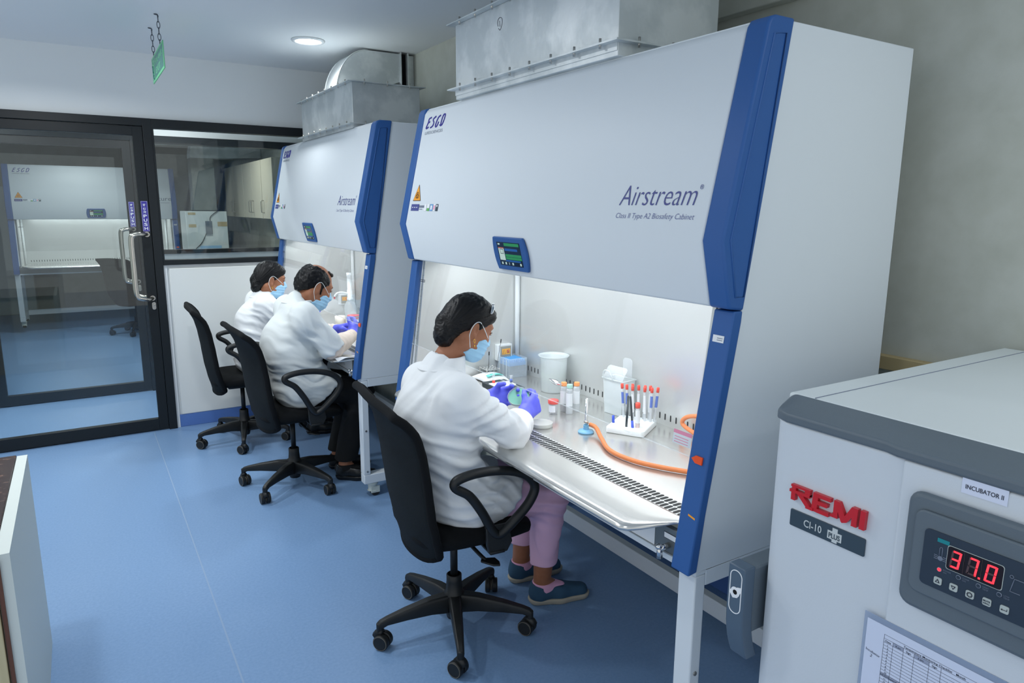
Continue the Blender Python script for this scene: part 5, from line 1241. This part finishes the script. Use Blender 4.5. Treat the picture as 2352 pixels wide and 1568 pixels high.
# ---- furthest woman
W2 = dict(label='seated woman with black hair and white coat on the furthest chair beside the man', pelvis=(-.310, 3.855, .600), chest=(-.275, 3.850, .850), neck=(-.238, 3.850, 1.015), head=(-.163, 3.852, 1.128), yaw=2, pitch=12, side=(-.1, -1, 0),
    J=dict(shR=(-.235, 3.695, .975), shL=(-.235, 4.00, .975), elR=(-.08, 3.63, .82), elL=(-.06, 4.06, .84), wrR=(.09, 3.74, .865), wrL=(.08, 3.92, .87),
           hipR=(-.23, 3.76, .585), hipL=(-.23, 3.95, .585), knR=(.09, 3.71, .545), knL=(.11, 3.93, .545), anR=(.06, 3.74, .095), anL=(.06, 3.95, .095)),
    toeR=(.96, -.25, 0), toeL=(.98, -.1, 0), tail=.45, hem=((-.10, 3.8, .44), (.35, 0, -.94)), cuff=.75, trm='black_cloth', sock='black_cloth', shoem='black_leather', solem='black_leather', hs=.97, coat_r=.94, seed=21,
    folds=[((-.20, 3.69, .90), .12, (.7, 0, .7), .05, .009), ((-.27, 3.72, .75), .16, (.3, .1, 1), .055, .009), ((-.33, 3.76, .64), .15, (.5, 0, .8), .05, .008), ((-.10, 3.65, .84), .1, (1, .4, 0), .04, .008)])
root3, H3 = person(W2)
hair_long(H3, root3, .97, False, 5); earring(H3, root3, .97, .010)
glove(root3, (.09, 3.74, .865), (.45, .15, .88), (-.2, .9, 0), (-.7, 0, .3), (.9, .95, 1.0, 1.05), (.5, .5), (-.08, 3.63, .82), .93)
glove(root3, (.08, 3.92, .87), (.75, -.5, .3), (.0, -.6, .5), (.3, .2, .9), (.7, .75, .8, .85), (.5, .5), (-.06, 4.06, .84), .93)

# ================================================================= things on the work surfaces
ZT = .7905
def petri(name, lab, c, n, r=.044, m='agar_cream', cat='petri dish', group=None, lid=True):
    t = thing(name, lab, cat, c, group=group); c = Vector(c); n = Vector(n).normalized()
    MB().lathe([(.001, 0), (r, 0), (r, .013), (r-.0012, .013), (r-.0012, .0012), (.001, .0012)], c, n, 36).build('base', 'dish_clear', t, sharp=40)
    MB().lathe([(.001, .0015), (r-.002, .0015), (r-.002, .0065), (.001, .0068)], c, n, 36).build('agar', m, t, sharp=40)
    if lid: MB().lathe([(.001, .0160), (r+.0015, .0160), (r+.0015, .004), (r+.0005, .004), (r+.0005, .0150), (.001, .0150)], c, n, 36).build('lid', 'dish_clear', t, sharp=40)
    return t
petri('petri_dish', 'green agar dish tilted in the gloved hands of the nearest woman', (.160, 1.112, .886), (-.45, -.42, .80), .045, 'agar_green', lid=False)
petri('petri_dish', 'closed pale petri dish lying on the steel worktop by the front grille', (.198, 1.005, ZT), (0, 0, 1), .043)
# box of pipette tips
t = thing('tip_box', 'clear box filled with blue pipette tips in the back corner', 'box', (.545, 1.785, ZT))
MB().box(.492, .600, 1.728, 1.842, ZT, ZT+.003).box(.492, .495, 1.728, 1.842, ZT, ZT+.098).box(.597, .600, 1.728, 1.842, ZT, ZT+.098).box(.495, .597, 1.728, 1.731, ZT, ZT+.098).box(.495, .597, 1.839, 1.842, ZT, ZT+.098).build('shell', 'box_blue', t, bevel=.001)
MB().box(.497, .595, 1.733, 1.837, ZT+.060, ZT+.078).build('tip_tray', 'tip_blue', t)
mb = MB()
for i in range(8):
    for j in range(9): mb.cyl((.503+.0122*i, 1.740+.0115*j, ZT+.07), (.503+.0122*i, 1.740+.0115*j, ZT+.091), .0038, .0046, 8)
q = mb.build('pipette_tips', 'tip_blue', t); q['kind'] = 'stuff'
for y in (1.752, 1.785, 1.818): MB().box(.4905, .492, y-.002, y+.002, ZT+.004, ZT+.09).build('rib', 'milky', t)
# tall beaker with cloudy liquid
t = thing('plastic_beaker', 'large milky plastic beaker in front of the steel back wall', 'beaker', (.550, 1.425, ZT))
c = (.550, 1.425, ZT)
MB().lathe([(.001, 0), (.056, 0), (.0585, .004), (.0635, .158), (.069, .165), (.0735, .169), (.0735, .172), (.068, .170), (.0615, .160), (.0565, .006), (.001, .004)], c, k=40).build('vessel', 'milky', t)
MB().lathe([(.001, .005), (.056, .006), (.0595, .092), (.001, .092)], c, k=36).build('liquid', 'liquid_haze', t)
# sample cup
t = thing('sample_cup', 'small clear sample cup with a red lid', 'sample cup', (.335, 1.12, ZT)); c = (.335, 1.12, ZT)
MB().lathe([(.001, 0), (.0175, 0), (.0195, .045), (.0185, .045), (.0168, .002), (.001, .002)], c).build('vessel', 'milky_thin', t)
MB().lathe([(.001, .060), (.021, .060), (.0225, .058), (.0225, .045), (.020, .044)], c).build('lid', 'red_lid', t, sharp=50)
MB().grid(lambda u, v: (c[0]+.0192*math.cos(PI*(.9+.55*u)), c[1]+.0192*math.sin(PI*(.9+.55*u)), ZT+.010+.028*v), 10, 2).build('label', 'sticker_white', t)
# three slim bottles
def bottle(lab, x, y, cap, fluid, neckm=None):
    t = thing('slim_bottle', lab, 'bottle', (x, y, ZT), group='slim sample bottles'); c = (x, y, ZT)
    MB().lathe([(.001, 0), (.0142, 0), (.0150, .003), (.0150, .096), (.0105, .110), (.0105, .116), (.0140, .096), (.0138, .004), (.001, .003)], c, k=24).build('vessel', 'milky_thin', t)
    MB().lathe([(.001, .126), (.0110, .126), (.0122, .123), (.0122, .111), (.0105, .110)], c, k=22).build('cap', cap, t, sharp=50)
    MB().grid(lambda u, v: (x+.0153*math.cos(PI*(.85+.75*u)), y+.0153*math.sin(PI*(.85+.75*u)), ZT+.035+.055*v), 12, 2).build('label', 'sticker_white', t)
    if fluid: MB().lathe([(.001, .004), (.0136, .004), (.0136, .032), (.001, .032)], c, k=20).build('liquid', fluid, t)
bottle('slim white bottle with a mint green cap, in front of two orange-capped ones', .392, 1.085, 'mint_cap', None)
bottle('slim orange-capped bottle with dark maroon liquid at its bottom', .394, 1.128, 'orange_cap', 'maroon_fluid')
bottle('slim orange-capped bottle without liquid, behind the mint-capped one', .440, 1.100, 'orange_cap', None)
t = tag(MB().grid(lambda u, v: (.352+(u-.5)*.040*math.sin(PI*min(1, v*1.12+.02)), 1.178-.095*v+(u-.5)*.024*math.sin(PI*v), .926-.014*math.sin(PI*u)*math.sin(PI*v)-.004*v), 10, 18).build('metal_scoop', 'chrome', solid=.0012), 'shiny metal scoop lying across the tops of the slim bottles', 'scoop')
# burner and hose
t = thing('bunsen_burner', 'small gas burner with blue base and steel tube', 'burner', (.300, .853, ZT)); c = (.300, .853, ZT)
MB().lathe([(.001, 0), (.030, 0), (.031, .004), (.027, .009), (.011, .013), (.0105, .030), (.001, .031)], c).build('base', 'burner_blue', t, sharp=50)
MB().lathe([(.001, .030), (.0068, .030), (.0068, .046), (.0052, .048), (.0052, .134), (.004, .134), (.004, .05)], c, k=18).build('barrel', 'chrome', t)
MB().lathe([(.0052, .036), (.0088, .037), (.0088, .046), (.0052, .047)], c, k=18).cyl((.300, .853, ZT+.024), (.318, .850, ZT+.032), .0045, k=10).build('air_collar', 'steel', t)
hp = smooth_path([(.316, .850, ZT+.030), (.318, .815, ZT+.026), (.280, .735, ZT+.014), (.232, .630, ZT+.010), (.232, .520, ZT+.0095), (.270, .420, ZT+.0095), (.340, .310, ZT+.0095), (.420, .200, ZT+.0095), (.500, .170, ZT+.0095), (.565, .250, ZT+.0095), (.590, .420, ZT+.0105), (.597, .560, ZT+.020), (.594, .640, ZT+.045), (.590, .600, ZT+.085), (.575, .450, ZT+.115), (.560, .250, ZT+.125), (.550, .105, ZT+.125)], 10)
tag(MB().tube(hp, .0082, 12).build('gas_hose', 'hose_orange'), 'orange rubber gas hose curving from the burner to the right side', 'hose')
# foam rack with swab tubes and pens
e1 = Vector((.511, -.860, 0)); e2 = Vector((.860, .511, 0)); o = Vector((.365, .815, ZT))
t = thing('foam_rack', 'white foam rack holding the red-capped tubes', 'rack', o+e1*.075+e2*.09)
mb = MB().prism([(0, .006), (.006, 0), (.140, 0), (.150, .010), (.150, .175), (.140, .182), (.012, .176), (0, .165)], o, e1, e2, (0, 0, 1), .024); mb.build('block', 'foam_white', t, bevel=.004, seg=3)
def pos(a, b, z=0): return o+e1*a+e2*b+Vector((0, 0, z))
def swab(i, a, b, tilt, L=.128, r=.0052, lab='', blue=True, pk=False):
    B = pos(a, b, .018); d = Vector((tilt[0], tilt[1], 1)).normalized(); t = thing('sample_tube', lab, 'tube', B, group='red-capped tubes in the foam rack')
    MB().lathe([(.0008, 0), (r*.8, .003), (r, .010), (r, L), (r*.85, L), (r*.85, .010), (.0008, .004)], B, d, 16).build('vessel', 'milky_thin', t)
    MB().lathe([(r*.9, L-.004), (r*1.12, L-.004), (r*1.12, L+.012), (r*.95, L+.016), (.001, L+.016)], B, d, 16).build('cap', 'red_cap', t)
    u = d.orthogonal().normalized(); v = d.cross(u)
    a0 = math.atan2((Vector((-.5, -.85, 0)).dot(v)), (Vector((-.5, -.85, 0)).dot(u)))
    def lb(rr_, z0, z1, nm, m, wdt=1.5):
        MB().grid(lambda q, w_: B+d*(z0+(z1-z0)*w_)+(u*math.cos(a0+wdt*(q-.5)*2)+v*math.sin(a0+wdt*(q-.5)*2))*rr_, 8, 2).build(nm, m, t)
    if blue: lb(r*1.04, L*.50, L*.86, 'blue_label', 'label_blue')
    else: lb(r*1.04, L*.28, L*.86, 'paper_label', 'sticker_white')
    if pk: MB().lathe([(.001, .003), (r*.82, .006), (r*.82, .028), (.001, .028)], B, d, 14).build('liquid', 'pink_fluid', t)
names = ['leftmost', 'second from left', 'third from left', 'fourth from left', 'fifth from left', 'sixth from left', 'seventh from left', 'eighth from left', 'second from right', 'rightmost']
spots = [(.022, .150, (-.06, .05), 1), (.040, .142, (-.04, .03), 1), (.058, .158, (-.02, .04), 0), (.064, .135, (-.03, .02), 0), (.080, .150, (-.01, .0), 0), (.100, .160, (.0, -.02), 0), (.112, .138, (-.03, .02), 0), (.120, .165, (.0, -.02), 0), (.134, .138, (.0, -.02), 1), (.146, .150, (.05, -.05), 1)]
for i, (a, b, tl, bl) in enumerate(spots):
    swab(i, a, b, tl, lab='red-capped %s tube, %s in the back row of the foam rack' % ('blue-labelled' if bl else 'white-labelled', names[i]), blue=bool(bl))
swab(10, .112, .045, (-.03, .0), L=.088, r=.0088, lab='short thick red-capped tube with pink liquid at the front of the rack', blue=False, pk=True)
def pen(lab, a, b, top, m, capm, L=.13):
    B = pos(a, b, .016); T = Vector(top); d = (T-B).normalized(); t = thing('pen', lab, 'pen', B)
    MB().cyl(B, B+d*L*.98, .0045, .0042, 12).cyl(B+d*L*.98, B+d*L, .0042, .002, 12).build('barrel', m, t)
    if capm: MB().cyl(B-d*.0, B+d*.035, .0052, .0052, 12).build('cap', capm, t)
pen('grey-black marker leaning left in the foam rack', .072, .030, pos(.058, .085, .13), 'pen_black', None)
pen('black pen with a blue end leaning in the foam rack', .098, .030, pos(.068, .080, .135), 'pen_black', 'pen_blue')
t = tag(MB().cyl(pos(.010, .060, .020), pos(.008, .062, .052), .0055, .0050, 14).build('blue_stopper', 'pen_blue'), 'short blue stopper stuck in the left end of the foam rack', 'cap')
# white bin with its lid open
t = thing('waste_bin', 'white plastic bin with its clear lid standing open behind the foam rack', 'bin', (.578, .975, ZT))
bo, ba, bb_ = Vector((.535, 1.030, ZT)), Vector((.10, -.99, 0)).normalized(), Vector((.99, .10, 0)).normalized()
def bp(a, b, z): return bo+ba*a+bb_*b+Vector((0, 0, z))
def shellbox(mb, w0, l0, w1, l1, h, th=.002):
    dx, dy = (w1-w0)/2, (l1-l0)/2
    out0 = [(0, 0), (w0, 0), (w0, l0), (0, l0)]; out1 = [(-dx, -dy), (w0+dx, -dy), (w0+dx, l0+dy), (-dx, l0+dy)]
    vs = [bp(a, b, 0) for a, b in out0]+[bp(a, b, h) for a, b in out1]
    ins = lambda L_, e: [(a+(e if a <= w0/2 else -e), b+(e if b <= l0/2 else -e)) for a, b in L_]
    vs += [bp(a, b, h) for a, b in ins(out1, th)]+[bp(a, b, th) for a, b in ins(out0, th)]
    fs = [(0, 1, 2, 3)]+[(i, (i+1) % 4, 4+(i+1) % 4, 4+i) for i in range(4)]+[(4+i, 4+(i+1) % 4, 8+(i+1) % 4, 8+i) for i in range(4)]+[(8+i, 8+(i+1) % 4, 12+(i+1) % 4, 12+i) for i in range(4)]+[(12, 13, 14, 15)]
    return mb.add(vs, fs)
shellbox(MB(), .098, .062, .112, .074, .150).build('tub', 'milky', t, bevel=.003)
MB().tube([bp(a, b, .150) for a, b in ((-.010, -.009), (.108, -.009), (.108, .071), (-.010, .071))], .0035, 8, closed=True).build('rim', 'milky', t)
lid = MB().prism([(0, 0), (.11, 0), (.11, .052), (.10, .060), (.01, .060), (0, .052)], bp(-.006, -.006, .153), ba, bb_*.55+Vector((0, 0, .8)), ba.cross(bb_*.55+Vector((0, 0, .8))), .002).build('front_flap', 'clear_plastic', t, bevel=.001)
MB().prism([(0, 0), (.052, 0), (.052, .068), (.042, .078), (.010, .078), (0, .068)], bp(.05, .052, .158), ba, bb_*.12+Vector((0, 0, 1))-ba*.12, ba.cross(Vector((0, 0, 1))), .003).build('lid', 'clear_plastic', t, bevel=.001)
MB().tube(smooth_path([bp(.004, -.010, .148), bp(.002, -.016, .168), bp(.015, -.018, .186), bp(.04, -.018, .184), bp(.052, -.016, .165), bp(.05, -.010, .145)], 5), .003, 8).build('handle', 'milky', t)
# left end: pack of wipes, dark tray with two small tubes, wire rack
t = thing('wipes_pack', 'white and teal soft pack lying by the left side of the near cabinet', 'packet', (.40, 1.745, ZT))
MB().grid(lambda u, v: (.33+.13*u+.012*math.sin(PI*v), 1.835-.17*v, ZT+.004+.030*(math.sin(PI*u)**.6)*(math.sin(PI*min(1, max(0, v)))**.5)), 14, 18).build('pouch', 'sticker_white', t, solid=.003, off=1)
MB().grid(lambda u, v: (.355+.085*u, 1.722-.028*v, ZT+.012+.027*(math.sin(PI*(.2+.62*u))**.6)), 8, 4).build('teal_end', 'teal_pack', t, solid=.002, off=1)
t = thing('tube_tray', 'dark tray with a pale top near the left glove', 'tray', (.365, 1.58, ZT))
MB().box(.300, .425, 1.475, 1.665, ZT, ZT+.022).build('tray', 'dark_tray', t, bevel=.003)
MB().prism(rrect(.11, .085, .01, 4), (.305, 1.53, ZT+.0221), (1, 0, 0), (0, 1, 0), (0, 0, 1), .002).build('swab_sheet', 'sticker_white', t)
for lab, x, y, m in (('tiny tube with a red cap down, standing on the dark tray', .335, 1.612, 'red_cap'), ('tiny clear tube with blue print standing on the dark tray', .385, 1.535, 'label_blue')):
    t = thing('micro_tube', lab, 'tube', (x, y, ZT+.0245)); c = (x, y, ZT+.0245)
    MB().lathe([(.001, 0), (.0062, 0), (.0064, .040), (.009, .046), (.001, .047)], c, k=16).build('vessel', 'milky_thin', t)
    MB().lathe([(.0066, .0), (.0070, .0), (.0070, .012), (.0066, .012)] if m == 'red_cap' else [(.0064, .014), (.0066, .014), (.0066, .030), (.0064, .030)], c, k=16).build('band', m, t)
t = thing('wire_rack', 'small metal rack with loops standing against the left side wall', 'rack', (.425, 1.80, ZT))
for z in (.012, .045):
    mb = MB().box(.385, .462, 1.765, 1.84, ZT+z, ZT+z+.003)
    for i in range(4):
        for j in range(3): mb.lathe([(.0005, .0004), (.0055, .0004)], (.396+.018*i, 1.778+.024*j, ZT+z+.003), (0, 0, 1), 10, mi=1)
    mb.build('shelf', ['stainless', 'slot_dark'], t)
for x in (.387, .460):
    for y in (1.767, 1.838): MB().cyl((x, y, ZT), (x, y, ZT+.052), .002, k=8).build('post', 'steel', t)
for i, (x, y, h, dx) in enumerate(((.414, 1.80, .115, .004), (.450, 1.79, .175, .03))):
    mb = MB().cyl((x, y, ZT+.02), (x+dx, y, ZT+h), .0012, k=6).cyl((x+dx, y, ZT+h), (x+dx*1.1, y, ZT+h+.018), .003, k=8); 
    tag(mb.build('inoculating_loop', 'slot_dark'), ('shorter dark wire loop standing in the metal rack', 'taller dark wire loop standing in the metal rack')[i], 'loop', None)
# sockets on the left walls of both chambers
def outlet(cab, x0, y, z0):
    b = MB().box(x0, x0+.088, y-.032, y, z0, z0+.085).build('power_socket', 'trim_white', cab, bevel=.004, local=True)
    MB().box(x0+.016, x0+.080, y-.0345, y-.032, z0+.010, z0+.075).build('socket_cover', 'outlet_grey', b, bevel=.002, local=True)
    mb = MB(); quad(mb, (x0+.024, y-.0348, z0+.032), (1, 0, 0), (0, 0, 1), .050, .030, 0)
    mb.tube([(x0+.028, y-.0352, z0+.036), (x0+.046, y-.0352, z0+.036), (x0+.037, y-.0352, z0+.056)], .0008, 6, closed=True, mi=1)
    for s in (1, -1): mb.cyl((x0+.054, y-.0352, z0+.047-.008*s), (x0+.068, y-.0352, z0+.047+.008*s), .0016, k=6, mi=2)
    mb.tube([(x0+.061+.008*math.cos(a), y-.0352, z0+.047+.008*math.sin(a)) for a in [2*PI*i/14 for i in range(14)]], .0007, 6, closed=True, mi=1)
    mb.build('warning_label', ['outlet_orange', 'print_dark', 'red_stripe'], b, local=True)
outlet(near_cab, .485, WID-.09, .861); outlet(far_cab, .485, WID-.09, .861)
sash_ = [c for c in near_cab.children if c.name == 'sash'][0]
mb = MB(); quad(mb, (.0345, .140, 1.012), FD, (.143, 0, .99), .066, .034, 0); quad(mb, (.0385, .140, 1.040), FD, (.143, 0, .99), .066, .010, 1)
for q in range(3): quad(mb, (.0350+.001*q, .134, 1.017+.007*q), FD, (.143, 0, .99), .05, .0018, 1, depth=.0006)
mb.build('warning_label', ['sticker_white', 'sticker_pink'], sash_, local=True)

# ---- inside the far cabinet
t = thing('bottle_dispenser', 'white bottle-top dispenser on a clear bottle in the far cabinet', 'dispenser', (.470, 4.05, ZT)); c = (.470, 4.05, ZT)
MB().lathe([(.001, 0), (.044, 0), (.047, .004), (.047, .090), (.030, .122), (.020, .130), (.001, .13)], c).build('bottle', 'milky_thin', t)
MB().lathe([(.001, .128), (.024, .128), (.024, .150), (.020, .154), (.022, .210), (.018, .212), (.018, .320), (.021, .324), (.021, .345), (.001, .345)], c, k=22).build('pump', 'dispenser_white', t)
MB().tube(smooth_path([(.452, 4.05, ZT+.185), (.40, 4.05, ZT+.196), (.365, 4.05, ZT+.188), (.348, 4.05, ZT+.165)], 5), .008, 10).build('spout', 'dispenser_white', t)
MB().cyl((.348, 4.05, ZT+.165), (.347, 4.05, ZT+.148), .005, k=10).build('spout_cap', 'red_stripe', t)
tag(MB().lathe([(.001, 0), (.036, 0), (.038, .060), (.036, .060), (.034, .003), (.001, .003)], (.292, 3.76, ZT)).build('sample_jar', 'agar_cream'), 'cream coloured jar beside the striped stack in the far cabinet', 'jar')
for i in range(4):
    t = thing('petri_dish', ('lowest', 'second lowest', 'second highest', 'topmost')[i]+' red-edged petri dish of the stack beside the far dispenser', 'petri dish', (.372, 3.70, ZT+.0175*i), group='red-edged dish stack'); c = (.372, 3.70, ZT+.0175*i)
    MB().lathe([(.001, 0), (.043, 0), (.043, .013), (.001, .013)], c).build('base', 'dish_clear', t); MB().lathe([(.0432, .0125), (.0445, .0125), (.0445, .0172), (.001, .0172), (.001, .0132)], c).build('lid', 'red_stripe', t)
t = petri('petri_dish', 'pale petri dish between the gloved hands of the balding man', (.110, 2.90, .925), (-.4, -.1, .9), .044, 'agar_cream', lid=False)
t = thing('sample_tube', 'pale tube held up by the furthest woman in her blue glove', 'tube', (.142, 3.78, .935)); c = (.142, 3.775, .935)
MB().lathe([(.001, 0), (.011, .004), (.012, .060), (.001, .06)], c, (-.2, 0, 1), 16).build('vessel', 'milky', t); MB().lathe([(.001, .072), (.013, .072), (.013, .058), (.001, .058)], c, (-.2, 0, 1), 16).build('cap', 'dispenser_white', t)
tag(MB().grid(lambda u, v: (-.125+.20*u, 2.53+.10*v-.04*u, .803+.008*math.sin(5*u+3*v)-(.012*(1-u*5) if u < .2 else 0)), 16, 10).build('paper_towel', 'sticker_white', solid=.0015, off=1), 'loose white paper towel on the front lip of the far cabinet', 'paper towel')
